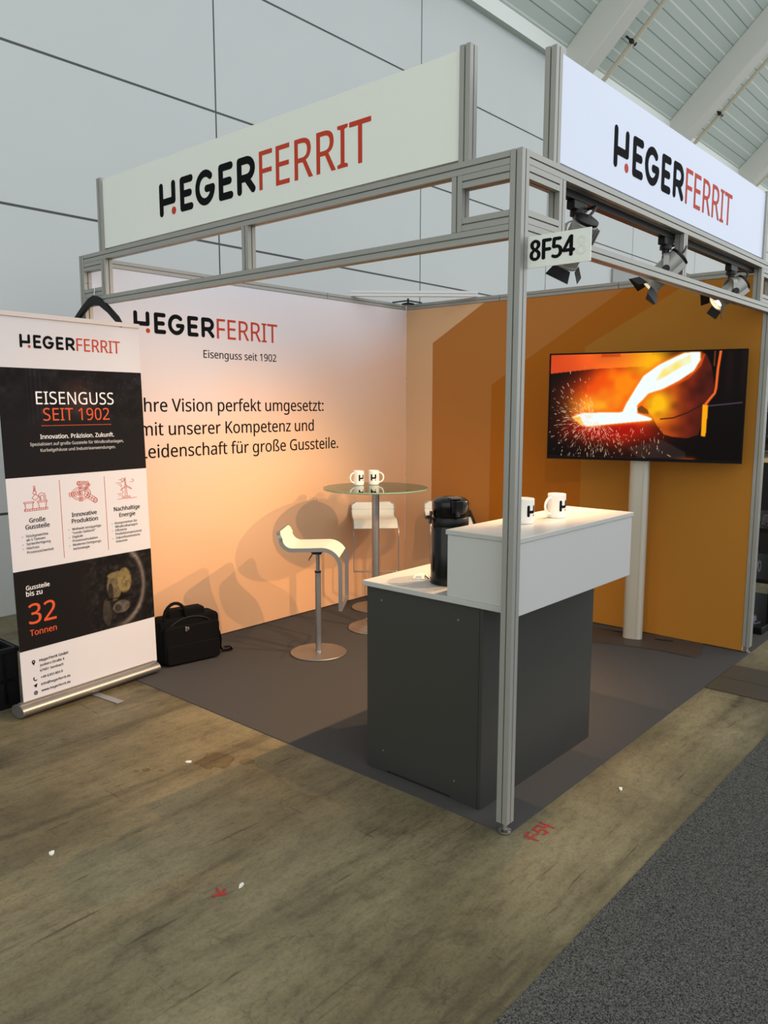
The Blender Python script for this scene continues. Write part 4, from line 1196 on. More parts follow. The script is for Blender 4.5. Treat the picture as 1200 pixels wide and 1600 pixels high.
# ================================================================== BLACK CRATE AND BAG ON THE FLOOR
t = thing('folding_crate', 'black plastic folding crate on the concrete, half hidden behind the roll-up banner', 'crate', (-0.92, 2.90, 0), 0)
mb = MB()
W2, D2, HH = 0.27, 0.20, 0.335
for s in (-1, 1):
    mb.box(-W2, W2, s * D2 - 0.006, s * D2 + 0.006, 0.004, HH)
    mb.box(s * W2 - 0.006, s * W2 + 0.006, -D2, D2, 0.004, HH)
mb.box(-W2, W2, -D2, D2, 0.0, 0.012)
mb.build('crate_body', M_BLACK, t, bevel=0.003)
mb = MB()
for s in (-1, 1):
    mb.box(-W2 - .012, W2 + .012, s * D2 - .012 if s > 0 else -D2 - .014, s * D2 + .014 if s > 0 else -D2 + .012, HH - 0.028, HH)
    mb.box(s * W2 - .014, s * W2 + .014, -D2 - .012, D2 + .012, HH - 0.028, HH)
mb.build('crate_rim', M_BLACK, t, bevel=0.004)
mb = MB()
for q in range(5):
    mb.box(-W2 + 0.04 + q * 0.105, -W2 + 0.055 + q * 0.105, -D2 - 0.014, -D2 - 0.004, 0.03, HH - 0.03)
mb.box(-W2 + .02, W2 - .02, -D2 - .012, -D2 - .004, 0.15, 0.165)
mb.build('crate_ribs', M_GLOSS, t, bevel=0.002)
t2 = tag(MB().box(-0.20, 0.18, -0.15, 0.15, 0, 0.28).build('cardboard_box', mat('brown grey cardboard', (92, 84, 72), 0.8), bevel=0.004), 'grey brown carton standing inside the black folding crate', 'box')
t2.location = (-0.90, 2.90, 0.0125)

ang = math.atan2(-0.155, 0.988)
t = thing('laptop_bag', 'black fabric laptop bag standing on the carpet edge beside the roll-up banner', 'bag', (0.418, 2.662, 0.004), ang)
mb = MB()
mb.prism(round_rect(-0.205, 0.205, 0.0, 0.300, 0.035), -0.045, 0.085, 'y')
mb.build('bag_body', M_FABRIC, t, smooth=True, bevel=0.018, segs=3)
mb = MB()
mb.prism(round_rect(-0.19, 0.19, 0.008, 0.255, 0.03), -0.080, -0.040, 'y')
mb.build('front_pocket', M_FABRIC, t, smooth=True, bevel=0.014, segs=3)
MB().prism(round_rect(-0.18, 0.185, 0.012, 0.135, 0.02), -0.090, -0.076, 'y').build('front_pocket', M_FABRIC, t, smooth=True, bevel=0.006, segs=2)
mb = MB()
mb.prism(round_rect(-0.135, 0.115, 0.285, 0.345, 0.022), -0.025, 0.060, 'y')
mb.build('top_flap', M_FABRIC, t, smooth=True, bevel=0.012, segs=3)
mb = MB()
mb.tube([(-0.175 + 0.075 * (1 - math.cos(R(q))), -0.040, 0.295 + 0.100 * math.sin(R(q))) for q in range(0, 181, 12)], 0.0105, 10)
mb.build('handle', M_FABRIC, t, smooth=True)
mb = MB()
mb.tube([(x, -0.052, z) for x, z in arc(0.0, 0.150, 0.193, 0.146, 158, 22, 18)], 0.0035, 6)
mb.build('zip', M_RUBBER, t, smooth=True)
mb = MB()
mb.box(-0.055, -0.043, -0.090, -0.080, 0.215, 0.245)
mb.box(-0.040, -0.030, -0.090, -0.080, 0.222, 0.240)
mb.build('zip_puller', M_STEEL, t, bevel=0.002)
mb = MB()
mb.strip([(0.205, 0.185), (0.222, 0.150), (0.232, 0.095), (0.228, 0.045), (0.245, 0.014), (0.290, 0.006), (0.315, 0.010), (0.300, 0.030), (0.262, 0.030)], 0.034, 0.004)
mb.build('shoulder_strap', M_FABRIC, t)
mb = MB()
mb.tube([(0.206 + 0.010 * math.cos(R(q)), 0.0, 0.185 + 0.014 * math.sin(R(q))) for q in range(0, 360, 30)], 0.003, 6, closed=True)
mb.build('strap_ring', M_CHROME, t, smooth=True)

# ================================================================== COUNTER
t = thing('reception_counter', 'reception counter with anthracite base, white desk and raised white bar, behind the corner post', 'counter', (0, 0, 0.004))
BX0, BX1, BY0, BY1, BH = 0.066, 1.015, 0.160, 0.776, 0.841
mb = MB()
# left end panel with a low toe notch, other sides plain
mb.prism([(BY0 + .018, 0), (BY0 + .15, 0), (BY0 + .15, .012), (BY1 - .12, .012), (BY1 - .12, 0), (BY1, 0), (BY1, BH), (BY0 + .018, BH)], BX0, BX0 + .018, 'x')
mb.box(BX0, BX1, BY0, BY0 + .0165, 0.0, BH)
mb.box(BX1 - .018, BX1, BY0 + .018, BY1, 0.0, BH)
mb.box(BX0 + .018, BX1 - .018, BY1 - .018, BY1, 0.012, BH)
mb.box(BX0 + .018, BX1 - .018, BY0 + .018, BY1 - .018, 0.05, 0.066)
mb.build('cabinet', M_ANTH, t, bevel=0.001, segs=1)
for y, z in ((0.69, 0.785), (0.28, 0.772), (0.68, 0.10), (0.29, 0.085)):
    MB().cyl((BX0 - .001, y, z), (BX0 + .001, y, z), 0.0045, seg=12).build('screw_cap', M_STEELD, t)
def slab(name, x0, x1, y0, y1, z0, z1):
    mb = MB()
    mb.box(x0, x1, y0, y1, z0, z1)
    mb.m = [1, 0, 1, 1, 1, 1]
    mb.build(name, [M_WHITE, M_EDGE], t, bevel=0.0012, segs=1)
slab('desk_top', 0.046, 1.034, 0.004, 0.786, BH + .001, BH + .023)
mb = MB()
mb.box(0.050, 1.040, 0.0, 0.326, BH + .0235, 1.117)
mb.box(0.050, 1.040, -0.004, 0.0035, BH - .002, 1.117)
mb.build('raised_bar', M_WHITE, t, bevel=0.001, segs=1)
slab('bar_top', 0.046, 1.048, -0.008, 0.334, 1.1175, 1.1365)
TOPZ, DESKZ = 1.1405, 0.8685

# ================================================================== MUGS
def mug(loc, face, handle_side, label, turn=0.0):
    """mug whose logo looks along angle face; handle 90 degrees to one side of the logo"""
    t = thing('mug', label, 'mug', loc, face, 'white logo mugs')
    mb = MB()
    mb.lathe([(0.0, 0.0), (0.036, 0.0), (0.039, 0.003), (0.040, 0.010), (0.040, 0.104), (0.0385, 0.106), (0.037, 0.104), (0.0365, 0.008), (0.0, 0.006)], 40)
    mb.build('cup', M_CERAMIC, t, smooth=True)
    mb = MB()
    s = handle_side
    mb.tube([(0, s * (0.038 + 0.034 * math.sin(R(q))), 0.054 + 0.036 * math.cos(R(q))) for q in range(0, 181, 12)], 0.0055, 10)
    mb.build('handle', M_CERAMIC, t, smooth=True)
    flat = MB()
    for st in LOGO_H:
        P = []
        for (x0, y0), (x1, y1) in zip(st[:-1], st[1:]):
            n = 6 if abs(x1 - x0) > .05 else 1
            P += [(x0 + (x1 - x0) * i / n, y0 + (y1 - y0) * i / n) for i in range(n)]
        P.append(st[-1])
        stroke(flat, P, .13, Matrix.Identity(4), 0.01)
    dots = MB()
    dot(dots, (.755, .105), .115, Matrix.Identity(4), 0.01, seg=14)
    for m_, nm, mt in ((flat, 'mug_logo', M_INK), (dots, 'mug_logo_dot', M_RED)):
        out = []
        for p in m_.v:
            u, v = (p.x - 0.43) * 0.046, 0.032 + p.y * 0.046
            r_ = 0.0401 + (0.0004 if p.z > 0 else -0.0004)
            out.append(Vector((r_ * math.cos(u / 0.04), r_ * math.sin(u / 0.04), v)))
        m_.v = out
        m_.build(nm, mt, t)
    return t
def face_angle(x, y, turn):
    return math.atan2(-1.516 - y, -2.444 - x) + R(turn)
TAB = Vector((1.762, 2.240, 0))
TABZ = 1.049
mug((0.405, 0.190, TOPZ), face_angle(0.405, 0.19, 46), -1, 'white logo mug on the raised bar, next to the corner post')
mug((0.650, 0.175, TOPZ), face_angle(0.65, 0.175, 48), -1, 'white logo mug on the raised bar, away from the corner post')
mug((1.800, 2.442, TABZ), face_angle(1.8, 2.44, 30), -1, 'white logo mug on the glass bar table, handle to the left')
mug((1.905, 2.385, TABZ), face_angle(1.905, 2.385, -4), 1, 'white logo mug on the glass bar table, handle to the right')

# ================================================================== AIRPOT
t = thing('vacuum_jug', 'black pump vacuum jug on the counter desk beside the raised bar', 'vacuum jug', (0.262, 0.470, DESKZ), face_angle(0.26, 0.47, 20))
MB().lathe([(0.0, 0.0), (0.082, 0.0), (0.086, 0.004), (0.086, 0.022), (0.083, 0.026), (0.083, 0.240), (0.079, 0.252), (0.0, 0.252)], 48).build('body', M_GLOSS, t, smooth=True)
MB().lathe([(0.0, 0.252), (0.077, 0.2525), (0.080, 0.258), (0.078, 0.285), (0.074, 0.290), (0.0, 0.290)], 48).build('collar', M_BLACK, t, smooth=True)
mb = MB()
mb.lathe([(0.0, 0.2905), (0.073, 0.2905), (0.078, 0.300), (0.080, 0.345), (0.078, 0.358), (0.062, 0.370), (0.030, 0.376), (0.0, 0.377)], 48)
mb.prism([(0.05, -0.030), (0.088, -0.026), (0.092, -0.012), (0.092, 0.012), (0.088, 0.026), (0.05, 0.030)], 0.315, 0.366, 'z')
mb.build('pump_head', M_GLOSS, t, smooth=True, bevel=0.002)
MB().box(0.020, 0.074, -0.024, 0.024, 0.369, 0.3785).build('pump_button', mat('dark grey plastic', (70, 70, 72), 0.3), t, bevel=0.003)
MB().cyl((0.082, 0, 0.318), (0.094, 0, 0.296), 0.011, 0.009, seg=16).build('spout', M_BLACK, t, smooth=True)
mb = MB()
mb.strip([(-0.086, 0.315), (-0.090, 0.285), (-0.092, 0.262)], 0.022, 0.007, 0, Matrix.Rotation(PI / 2, 4, 'Z'))
mb.strip([(0.086, 0.315), (0.104, 0.275), (0.112, 0.252)], 0.020, 0.007, 0, Matrix.Rotation(PI / 2, 4, 'Z'))
mb.tube([(-0.02 - 0.085 * math.sin(R(q)), 0.098 * math.cos(R(q)), 0.288 - 0.022 * math.sin(R(q))) for q in range(-6, 187, 12)], 0.007, 8)
mb.build('carry_handle', M_BLACK, t, smooth=True)

# small card tray on the desk
t = thing('card_tray', 'small white card with dark clip lying on the desk beside the vacuum jug', 'card', (0.262, 0.632, DESKZ), 0.5)
MB().box(-0.045, 0.045, -0.028, 0.028, 0.0, 0.003).build('card', M_PAPER, t)
MB().box(-0.030, 0.030, -0.012, 0.012, 0.0031, 0.012).build('clip_base', M_PAPER, t, bevel=0.002)
MB().tube([(0.01, -0.02, 0.006), (-0.03, -0.034, 0.008), (-0.05, -0.045, 0.005)], 0.003, 6).build('clip', M_BLACK, t, smooth=True)

# ================================================================== BAR TABLE
t = thing('bar_table', 'round glass bar table on a steel column with stepped round foot', 'table', (TAB.x, TAB.y, 0.004))
prof = [(0.0, 0.0), (0.200, 0.0), (0.202, 0.008)]
for i in range(7):
    r0, r1 = 0.198 - i * 0.024, 0.198 - (i + 1) * 0.024
    z0 = 0.014 + i * 0.006 + i * i * 0.0009
    prof += [(r0, z0), (r1 + 0.006, z0 + 0.003), (r1 + 0.002, z0 + 0.006)]
prof += [(0.030, 0.105), (0.0, 0.105)]
MB().lathe(prof, 64).build('foot', M_STEEL, t, smooth=True)
MB().lathe([(0.027, 0.095), (0.027, 1.020), (0.060, 1.024), (0.060, 1.0315), (0.0, 1.0315)], 32, caps=False).build('column', M_STEELD, t, smooth=True)
mb = MB()
mb.lathe([(0.0, 1.032), (0.376, 1.032), (0.380, 1.035), (0.380, 1.0415), (0.376, 1.0445), (0.0, 1.0445)], 96)
mb.m = [0 if True else 0 for _ in mb.f]
for i, f in enumerate(mb.f):
    rr = [math.hypot(mb.v[k].x, mb.v[k].y) for k in f]
    mb.m[i] = 1 if min(rr) > 0.37 else 0
mb.build('glass_top', [M_GLASS, M_GEDGE], t, smooth=True)

# ================================================================== BAR STOOLS
def stool(loc, heading, label, lift=0.0):
    """local x is the way the sitter faces; seat height 0.735 + lift"""
    t = thing('bar_stool', label, 'stool', loc, heading, 'white bar stools')
    h = 0.735 + lift
    MB().lathe([(0.0, 0.0), (0.184, 0.0), (0.186, 0.003), (0.186, 0.008), (0.183, 0.011), (0.022, 0.012), (0.020, 0.018), (0.0, 0.018)], 64).build('base_disc', M_STEEL, t, smooth=True)
    mb = MB()
    mb.lathe([(0.019, 0.012), (0.019, h - 0.190), (0.0125, h - 0.188), (0.0125, h - 0.045), (0.0, h - 0.045)], 24, caps=False)
    mb.build('column', M_STEELD, t, smooth=True)
    mb = MB()
    mb.lathe([(0.016, h - 0.190), (0.021, h - 0.190), (0.021, h - 0.180), (0.0126, h - 0.180)], 24, caps=False)
    mb.build('collar', M_BLACK, t, smooth=True)
    mb = MB()
    mb.prism([(-0.055, h - 0.018), (0.055, h - 0.018), (0.028, h - 0.062), (-0.028, h - 0.062)], -0.05, 0.05, 'y')
    mb.build('seat_bracket', M_BLACK, t)
    MB().tube([(-0.02, -0.05, h - 0.05), (-0.035, -0.11, h - 0.075), (-0.038, -0.13, h - 0.085)], 0.004, 8).build('height_lever', M_STEELD, t, smooth=True)
    side = ([(-0.228, h + 0.100), (-0.219, h + 0.080), (-0.204, h + 0.048)] + arc(-0.135, h + 0.058, 0.074, 0.072, 190, 270, 8)
            + [(-0.08, h - 0.013), (0.0, h - 0.010), (0.050, h - 0.008)] + arc(0.055, h - 0.128, 0.115, 0.120, 88, 8, 10))
    drop = side[2:] + [(0.170, h - 0.16), (0.170, h - 0.395)]
    w = 0.1765
    for s in (-1, 1):
        MB().strip(drop, 0.006, 0.025, 0, Matrix.Translation((0, s * w, 0))).build('side_frame', M_STEELD, t)
    mb = MB()
    mb.box(0.159, 0.181, -w - 0.003, w + 0.003, h - 0.403, h - 0.395)
    mb.build('footrest', M_STEEL, t, bevel=0.002)
    dl = Vector((-0.42, 0, 0.91)).normalized()          # direction of the raised back lip
    rc_, top_ = 0.038, 0.058
    pth = [(-w, 0.0)] + [(-w + rc_ * (1 - math.cos(R(q))), top_ - rc_ + rc_ * math.sin(R(q))) for q in (0, 22, 45, 68, 90)]
    pth += [(-x_, z_) for x_, z_ in pth[::-1]]
    lean = frame((-0.204, 0, h + 0.048), (0, 1, 0), dl.cross(Vector((0, 1, 0))))
    MB().strip(pth, 0.022, 0.006, 0, lean).build('back_frame', M_STEELD, t)
    # seat shell: curved sheet with rounded corners at the back lip
    pts = [Vector((p[0], 0, p[1])) for p in side[:-3]]
    fine = []
    for a_, b_ in zip(pts[:-1], pts[1:]):
        n = max(1, int((b_ - a_).length / 0.012))
        fine += [a_ + (b_ - a_) * i / n for i in range(n)]
    fine.append(pts[-1])
    vs, fs = [], []
    n = len(fine)
    dist = 0.0
    for i, p in enumerate(fine):
        d_ = (fine[min(i + 1, n - 1)] - fine[max(i - 1, 0)]).normalized()
        nr = Vector((-d_.z, 0, d_.x))
        if i:
            dist += (p - fine[i - 1]).length
        rc = 0.038
        hw_ = 0.172 - (rc - math.sqrt(max(rc * rc - (rc - dist) ** 2, 0)) if dist < rc else 0)
        for sn in (0.001, 0.011):
            for sy in (-1, 1):
                q = p + nr * sn
                vs.append((q.x, sy * hw_, q.z))
    for i in range(n - 1):
        b0, b1 = i * 4, i * 4 + 4
        fs += [(b0, b0 + 1, b1 + 1, b1), (b0 + 2, b1 + 2, b1 + 3, b0 + 3), (b0, b1, b1 + 2, b0 + 2), (b0 + 1, b0 + 3, b1 + 3, b1 + 1)]
    fs += [(0, 2, 3, 1), ((n - 1) * 4, (n - 1) * 4 + 1, (n - 1) * 4 + 3, (n - 1) * 4 + 2)]
    MB().add(vs, fs).build('seat', M_SEAT, t, smooth=True)
    return t
s1 = stool((1.070, 2.129, 0.004), -0.92, 'white bar stool with steel frame standing free before the slogan wall, seen from the side')
copy_tree(s1, (2.200, 2.642, 0.004), R(-134), 'white bar stool with steel frame behind the glass bar table, seen from the front')
copy_tree(s1, (2.640, 2.225, 0.004), R(-134), 'white bar stool almost hidden behind the black vacuum jug')

# ================================================================== TELEVISION ON ITS STAND
TVL, TVR = Vector((2.470, 1.257, 0)), Vector((2.820, 0.058, 0))
tvd = (TVR - TVL).normalized()               # screen left to right as seen
tvn = Vector((tvd.y, -tvd.x, 0))             # towards the viewer
if tvn.x > 0:
    tvn = -tvn
tvang = math.atan2(tvd.y, tvd.x)
ctr_ = (TVL + TVR) / 2
t = thing('tv_stand', 'tall aluminium floor stand with dark plate carrying the television', 'stand', (2.755, 0.700, 0.004), tvang)
# local: x along the screen to the right, y = away from the viewer
mb = MB()
plate = (arc(0.41, 0.10, 0.05, 0.05, 90, 0, 6) + arc(0.405, -0.215, 0.055, 0.055, 0, -95, 8)
         + [(0.20, -0.215), (0.0, -0.200), (-0.20, -0.215)] + arc(-0.405, -0.215, 0.055, 0.055, -85, -180, 8)
         + arc(-0.41, 0.10, 0.05, 0.05, 180, 90, 6))
mb.prism(plate, 0.0, 0.008, 'z')
mb.build('base_plate', mat('bronze grey powder coat', (58, 52, 48), 0.6), t)
mb = MB()
mb.prism(round_rect(-0.066, 0.066, -0.036, 0.036, 0.034), 0.0085, 1.95, 'z')
for sx in (-0.030, 0.030):
    mb.box(sx - 0.0022, sx + 0.0022, -0.0385, -0.030, 0.02, 1.94)
mb.build('pole', mat('champagne anodised aluminium', (186, 182, 168), 0.4, 0.35), t, smooth=True)
mb = MB()
mb.box(0.15, 0.27, 0.02, 0.032, 0.0081, 0.012)
mb.build('plate_slot', M_BLACK, t)
MB().tube([(-0.45, 0.11, 0.004), (-0.25, 0.125, 0.004), (-0.08, 0.10, 0.012), (-0.03, 0.05, 0.013)], 0.004, 8).build('cable', M_BLACK, t, smooth=True)

TVW, TVH, TVZ = (TVR - TVL).length, 0.722, 1.266
t = thing('television', 'large flat television showing glowing molten metal being poured', 'television', (ctr_.x, ctr_.y, TVZ), tvang)
MB().box(-TVW / 2, TVW / 2, 0.0, 0.035, 0.0, TVH).build('housing', M_BLACK, t, bevel=0.003)
mb = MB()
mb.box(-0.30, 0.30, 0.0352, 0.060, 0.12, 0.55)
mb.box(-0.10, 0.10, 0.060, 0.068, 0.25, 0.45)
mb.build('rear_mount', M_BLACK, t, bevel=0.003)
bz = 0.014
mb = MB()
mb.box(-TVW / 2, TVW / 2, -0.006, -0.0002, 0.0, bz + 0.006)
mb.box(-TVW / 2, TVW / 2, -0.006, -0.0002, TVH - bz * 0.7, TVH)
mb.box(-TVW / 2, -TVW / 2 + bz * 0.7, -0.006, -0.0002, bz + 0.006, TVH - bz * 0.7)
mb.box(TVW / 2 - bz * 0.7, TVW / 2, -0.006, -0.0002, bz + 0.006, TVH - bz * 0.7)
mb.build('bezel', mat('matt black bezel', (8, 8, 9), 0.5, spec=0.12), t)

# the film still: molten iron running from a ladle into a trough
H_, W_ = 234, 416
S, T = np.meshgrid(np.linspace(0, 1, W_), np.linspace(0, 1, H_))     # T down
S2 = S * 16 / 9                                                       # square units
def poly_mask(pts):
    m_ = np.zeros(S.shape, bool)
    n = len(pts)
    for i in range(n):
        (x0, y0), (x1, y1) = pts[i], pts[(i + 1) % n]
        if y0 == y1:
            continue
        c_ = ((y0 > T) != (y1 > T)) & (S < (x1 - x0) * (T - y0) / (y1 - y0) + x0)
        m_ ^= c_
    return m_
def px(pts):                                 # picture coordinates from the photograph's crop
    return [((x - 38 + (y - 60) * 0.035) / 1112.0, (y - 72 + (x - 38) * 0.022 - (y - 72) * (x - 38) * 0.00006) / 577.0) for x, y in pts]
def blur(m_, n):
    a_ = m_.astype(float)
    for _ in range(n):
        a_ = (a_ + np.roll(a_, 1, 0) + np.roll(a_, -1, 0) + np.roll(a_, 1, 1) + np.roll(a_, -1, 1)) / 5
    return a_
def mixc(im_, k_, col):
    return im_ * (1 - k_[..., None]) + k_[..., None] * np.array(col, float)
na = vnoise(H_, W_, (6, 10), 21)
nb = vnoise(H_, W_, (14, 24), 22)
nc = vnoise(H_, W_, (40, 70), 23)
im = np.zeros((H_, W_, 3)) + np.array([0.035, 0.012, 0.015])
im = mixc(im, 0.55 * ((np.sin(T * 260) > 0) & (S < 0.25) & (T < 0.45)) * 0.4, (0.10, 0.03, 0.03))
# glow of smoke
(gx, gy), = px([(430, 330)])
gl = np.exp(-(((S - gx) / 0.20) ** 2 + ((T - gy) / 0.31) ** 2)) * (0.7 + 0.6 * na)
im = mixc(im, np.clip(gl * 1.9, 0, 1), (0.93, 0.24, 0.02))
(gx, gy), = px([(490, 240)])
gl = np.exp(-(((S - gx) / 0.13) ** 2 + ((T - gy) / 0.20) ** 2)) * (0.4 + 0.9 * nb)
im = mixc(im, np.clip(gl * 1.1, 0, 1), (1.0, 0.52, 0.03))
(gx, gy), = px([(310, 365)])
gl = np.exp(-(((S - gx) / 0.12) ** 2 + ((T - gy) / 0.13) ** 2)) * (0.7 + 0.7 * nb)
im = mixc(im, np.clip(gl, 0, 1), (1.0, 0.66, 0.12))
# red glow below the trough
(gx, gy), = px([(400, 500)])
gl = np.exp(-(((S - gx) / 0.20) ** 2 + ((T - gy) / 0.10) ** 2)) * (0.6 + 0.6 * nb)
im = mixc(im, np.clip(gl * 1.5, 0, 0.95), (0.66, 0.05, 0.01))
# orange girder top left
bm_ = poly_mask(px([(30, 60), (640, 50), (610, 135), (300, 150), (30, 178)]))
kk = smooth(S, 0.0, 0.5)
col = (1 - kk)[..., None] * np.array([0.92, 0.30, 0.12]) + kk[..., None] * np.array([0.98, 0.48, 0.12])
bmk = blur(bm_, 1)[..., None]
im = im * (1 - bmk) + bmk * col * (0.9 + 0.2 * na[..., None])
bm_ = poly_mask(px([(345, 60), (458, 58), (458, 82), (345, 84)]))
im = mixc(im, blur(bm_, 1) * 0.6, (0.70, 0.20, 0.08))
(gx, gy), = px([(640, 110)])
gl = np.exp(-(((S - gx) / 0.10) ** 2 + ((T - gy) / 0.16) ** 2))
im = mixc(im, np.clip(gl * 1.1, 0, 1), (1.0, 0.70, 0.05))
# ladle body
body = poly_mask(px([(905, 50), (940, 70), (965, 130), (985, 250), (960, 330), (930, 420), (900, 520), (840, 540), (760, 533), (710, 520), (670, 470), (630, 400), (600, 330), (605, 290), (720, 255), (840, 190), (900, 120)]))
bk = blur(body, 1)
heat = np.clip(1 - (S - 0.53) / 0.26, 0, 1)
bc = np.stack([0.30 + 0.72 * heat, 0.09 + 0.40 * heat ** 1.4, 0.05 + 0.01 * heat], -1) * (0.75 + 0.4 * nb[..., None])
im = im * (1 - bk[..., None]) + bk[..., None] * bc
(gx, gy), = px([(665, 350)])
gl = np.exp(-(((S - gx) / 0.07) ** 2 + ((T - gy) / 0.13) ** 2)) * (0.6 + 0.6 * nb)
im = mixc(im, np.clip(gl * 1.5, 0, 1), (1.0, 0.74, 0.06))
seam = np.zeros(S.shape)
def draw(pts, r, val=1.0):
    global seam
    P = px(pts)
    for (x0, y0), (x1, y1) in zip(P[:-1], P[1:]):
        dx, dy = (x1 - x0) * 16 / 9, y1 - y0
        q = np.clip(((S2 - x0 * 16 / 9) * dx + (T - y0) * dy) / (dx * dx + dy * dy + 1e-9), 0, 1)
        dd = np.hypot(S2 - x0 * 16 / 9 - q * dx, T - y0 - q * dy)
        seam = np.maximum(seam, val * smooth(dd, r * 1.5, r * 0.5))
seam = np.zeros(S.shape); draw([(690, 432), (760, 425), (840, 395), (920, 348)], 0.006)
im = mixc(im, seam * 0.8, (0.16, 0.05, 0.06))
seam = np.zeros(S.shape); draw([(720, 262), (840, 200), (905, 130), (925, 70)], 0.010)
im = mixc(im, seam * 0.7, (0.85, 0.25, 0.04))
# dark right side with a faint curtain
rt = smooth(S, 0.86, 0.90)
im = mixc(im, rt * (0.3 + 0.2 * np.sin(S * 90)) * smooth(T, 0.6, 0.2), (0.14, 0.07, 0.05))
# molten stream and trough
pour = poly_mask(px([(165, 425), (235, 400), (470, 395), (490, 350), (545, 260), (590, 190), (680, 125), (780, 78), (820, 60), (905, 55), (905, 100), (870, 160), (790, 215), (700, 262), (620, 287), (590, 320), (555, 355), (556, 400), (640, 428), (640, 440), (480, 455), (255, 478)]))
im = mixc(im, np.clip(blur(pour, 90) * 1.5, 0, 0.75), (1.0, 0.36, 0.03))
im = mixc(im, np.clip(blur(pour, 14) * 1.2, 0, 1), (1.0, 0.70, 0.18))
im = mixc(im, np.clip(blur(pour, 3) * 1.25 - 0.15, 0, 1), (0.96, 1.0, 1.0))
yel = poly_mask(px([(700, 150), (800, 95), (850, 70), (860, 110), (790, 145), (690, 205), (660, 215)]))
im = mixc(im, blur(yel, 5) * 0.65 * (0.4 + 0.9 * nb), (1.0, 0.86, 0.25))
tip = poly_mask(px([(165, 425), (215, 420), (240, 470), (225, 474)]))
im = mixc(im, blur(tip, 1), (1.0, 0.75, 0.25))
lump = poly_mask(px([(555, 375), (580, 355), (615, 380), (625, 405), (590, 400), (565, 395)]))
im = mixc(im, blur(lump, 1), (0.50, 0.26, 0.06))
# rod and block on the right
seam = np.zeros(S.shape); draw([(1014, 50), (1000, 150), (992, 255), (985, 285), (938, 345)], 0.011)
im = mixc(im, seam, (0.95, 0.40, 0.14))
seam = np.zeros(S.shape); draw([(984, 50), (980, 130)], 0.006)
im = mixc(im, seam * 0.8, (0.55, 0.25, 0.12))
blk = poly_mask(px([(922, 348), (952, 352), (940, 530), (914, 526)]))
im = mixc(im, blur(blk, 1), (1.0, 0.66, 0.04))
seam = np.zeros(S.shape); draw([(955, 356), (1130, 336)], 0.006)
im = mixc(im, seam * 0.7, (0.38, 0.30, 0.40))
(gx, gy), = px([(700, 600)])
gl = poly_mask(px([(500, 600), (700, 550), (830, 620), (835, 660), (560, 655)])).astype(float)  # grey reflection painted into the picture near its lower edge
im = mixc(im, blur(gl, 4) * 0.35, (0.36, 0.30, 0.28))
# sparks
rs = np.random.RandomState(5)
sp_ = np.zeros(S.shape)
(ox, oy), = px([(300, 440)])
for i in range(620):
    if i < 500:
        an = rs.uniform(R(95), R(330)); ds = abs(rs.normal(0.0, 0.21)) + 0.03
        cx_, cy_ = ox * 16 / 9 + math.cos(an) * ds * 1.15, oy - math.sin(an) * ds * 0.9
        dx, dy = math.cos(an), -math.sin(an)
    else:
        cx_ = rs.uniform(0.05, 0.62) * 16 / 9; cy_ = rs.uniform(0.70, 0.99)
        dx, dy = rs.normal(0, 0.18), 1.0
    ln = rs.uniform(0.004, 0.035)
    br = rs.uniform(0.25, 1.0)
    for q in np.linspace(0, 1, 8):
        xx, yy = (cx_ + dx * ln * q) * 9 / 16, cy_ + dy * ln * q
        ix, iy = int(xx * (W_ - 1)), int(yy * (H_ - 1))
        if 0 <= ix < W_ and 0 <= iy < H_ and xx < 0.66:
            sp_[iy, ix] = max(sp_[iy, ix], br)
im = mixc(im, sp_ * 0.9, (1.0, 0.88, 0.74))
SCR = frame((-TVW / 2 + bz * 0.7, -0.0012, bz + 0.006), (1, 0, 0), (0, 0, 1))
picture_grid('screen', srgb2lin(im), TVW - bz * 1.4, TVH - bz * 1.7 - 0.006, SCR, M_SCREEN, t)

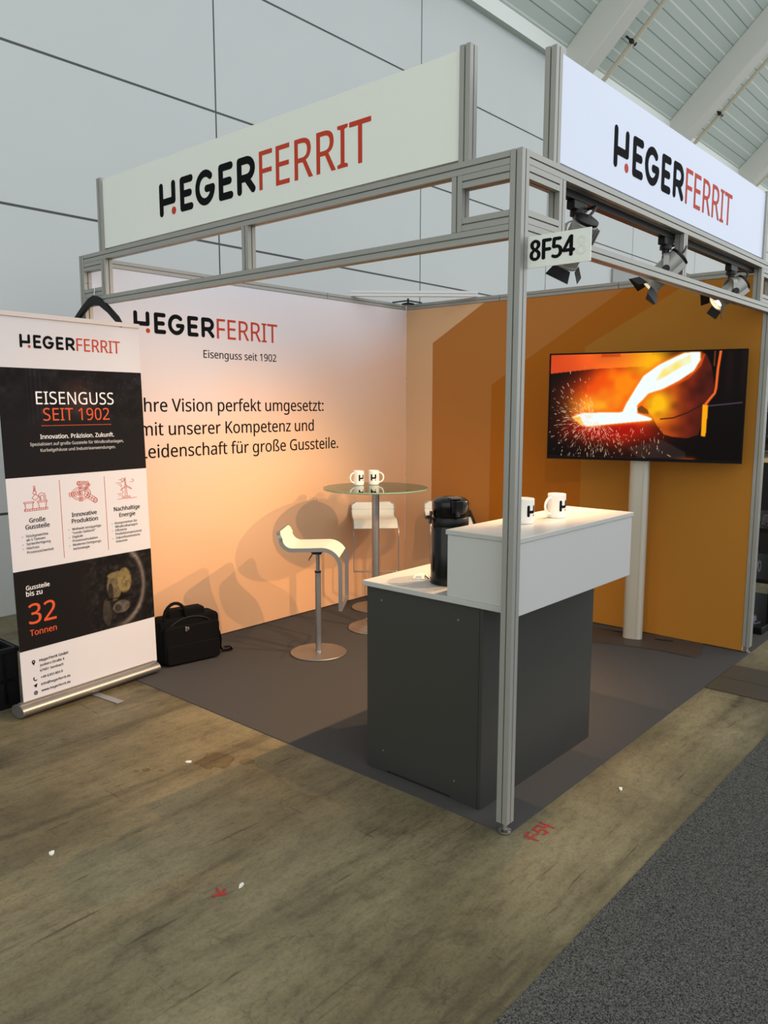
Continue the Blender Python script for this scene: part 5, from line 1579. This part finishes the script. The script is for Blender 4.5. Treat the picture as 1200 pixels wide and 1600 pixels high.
# ================================================================== NEIGHBOURING STAND SEEN PAST THE RIGHT POST
t = thing('display_rack', 'black steel display rack of the neighbouring stand, seen past the right post', 'rack', (3.55, 0.10, 0.004))
for y in (-0.055, 0.55):
    for x in (0.10, 0.95):
        MB().box(x - .02, x + .02, y - .02, y + .02, 0.0, 1.62).build('upright', M_BLACK, t)
for z, nm in ((0.36, 'shelf'), (0.73, 'shelf'), (1.36, 'shelf'), (1.56, 'shelf')):
    MB().box(-0.02, 1.05, -0.08, 0.58, z, z + 0.03).build(nm, M_BLACK, t, bevel=0.003)
MB().box(-0.02, 1.05, -0.08, 0.58, 1.23, 1.26).build('counter_board', M_YELLOW, t, bevel=0.003)
MB().box(-0.10, 1.05, -0.06, 0.58, 0.0, 0.05).build('floor_tray', M_BLACK, t, bevel=0.004)
def casting(loc, r, h, label, rot):
    t = thing('machine_part', label, 'machine part', loc, 0, 'machine parts on the neighbouring rack')
    Mx = Matrix.Translation((0, 0, r)) @ Matrix.Rotation(PI / 2, 4, 'X') if rot else Matrix.Identity(4)
    MB().lathe([(r * 0.35, -h / 2 if rot else 0), (r, -h / 2 if rot else 0), (r, h * 0.1), (r * 0.62, h * 0.15), (r * 0.55, h / 2 if rot else h), (r * 0.35, h / 2 if rot else h), (r * 0.35, -h / 2 if rot else 0)], 28, 0, Mx, caps=False).build('flange', M_PART, t, smooth=True)
    mb = MB()
    for k in range(6):
        c_, s_ = math.cos(k * PI / 3), math.sin(k * PI / 3)
        z_ = h * 0.1
        mb.cyl(Mx @ Vector((r * .82 * c_, r * .82 * s_, z_)), Mx @ Vector((r * .82 * c_, r * .82 * s_, z_ + 0.012)), r * 0.1, seg=8)
        mb.cyl(Mx @ Vector((r * .82 * c_, r * .82 * s_, (-h / 2 if rot else 0) - 0.001)), Mx @ Vector((r * .82 * c_, r * .82 * s_, (-h / 2 if rot else 0) + 0.008)), r * 0.1, seg=8)
    mb.build('bolts', M_BLACK, t)
casting((3.62, 0.17, 0.394 + 0.0), 0.075, 0.08, 'grey bolted casting on the low shelf of the neighbouring rack', True)
casting((3.75, 0.12, 0.764), 0.07, 0.07, 'grey round casting on the middle shelf of the neighbouring rack', False)
casting((3.66, 0.22, 1.394), 0.07, 0.10, 'grey bolted casting on the upper shelf of the neighbouring rack', True)
casting((3.60, 0.16, 0.054), 0.065, 0.05, 'pale round casting on the floor tray of the neighbouring rack', False)
casting((3.36, 0.115, 0.004), 0.045, 0.06, 'pale round casting on the carpet next to the right post', True)
t = thing('dark_partition', 'tall black partition of the neighbouring stand behind the display rack', 'partition', (6.2, 0, 0.0))
MB().box(0.0, 0.06, -0.25, 0.9, 0.06, 3.9).build('panel', M_DARKWALL, t)
MB().box(-0.15, 0.21, -0.20, -0.14, 0.0, 0.06).build('foot', M_DARKWALL, t)
MB().box(-0.15, 0.21, 0.79, 0.85, 0.0, 0.06).build('foot', M_DARKWALL, t)
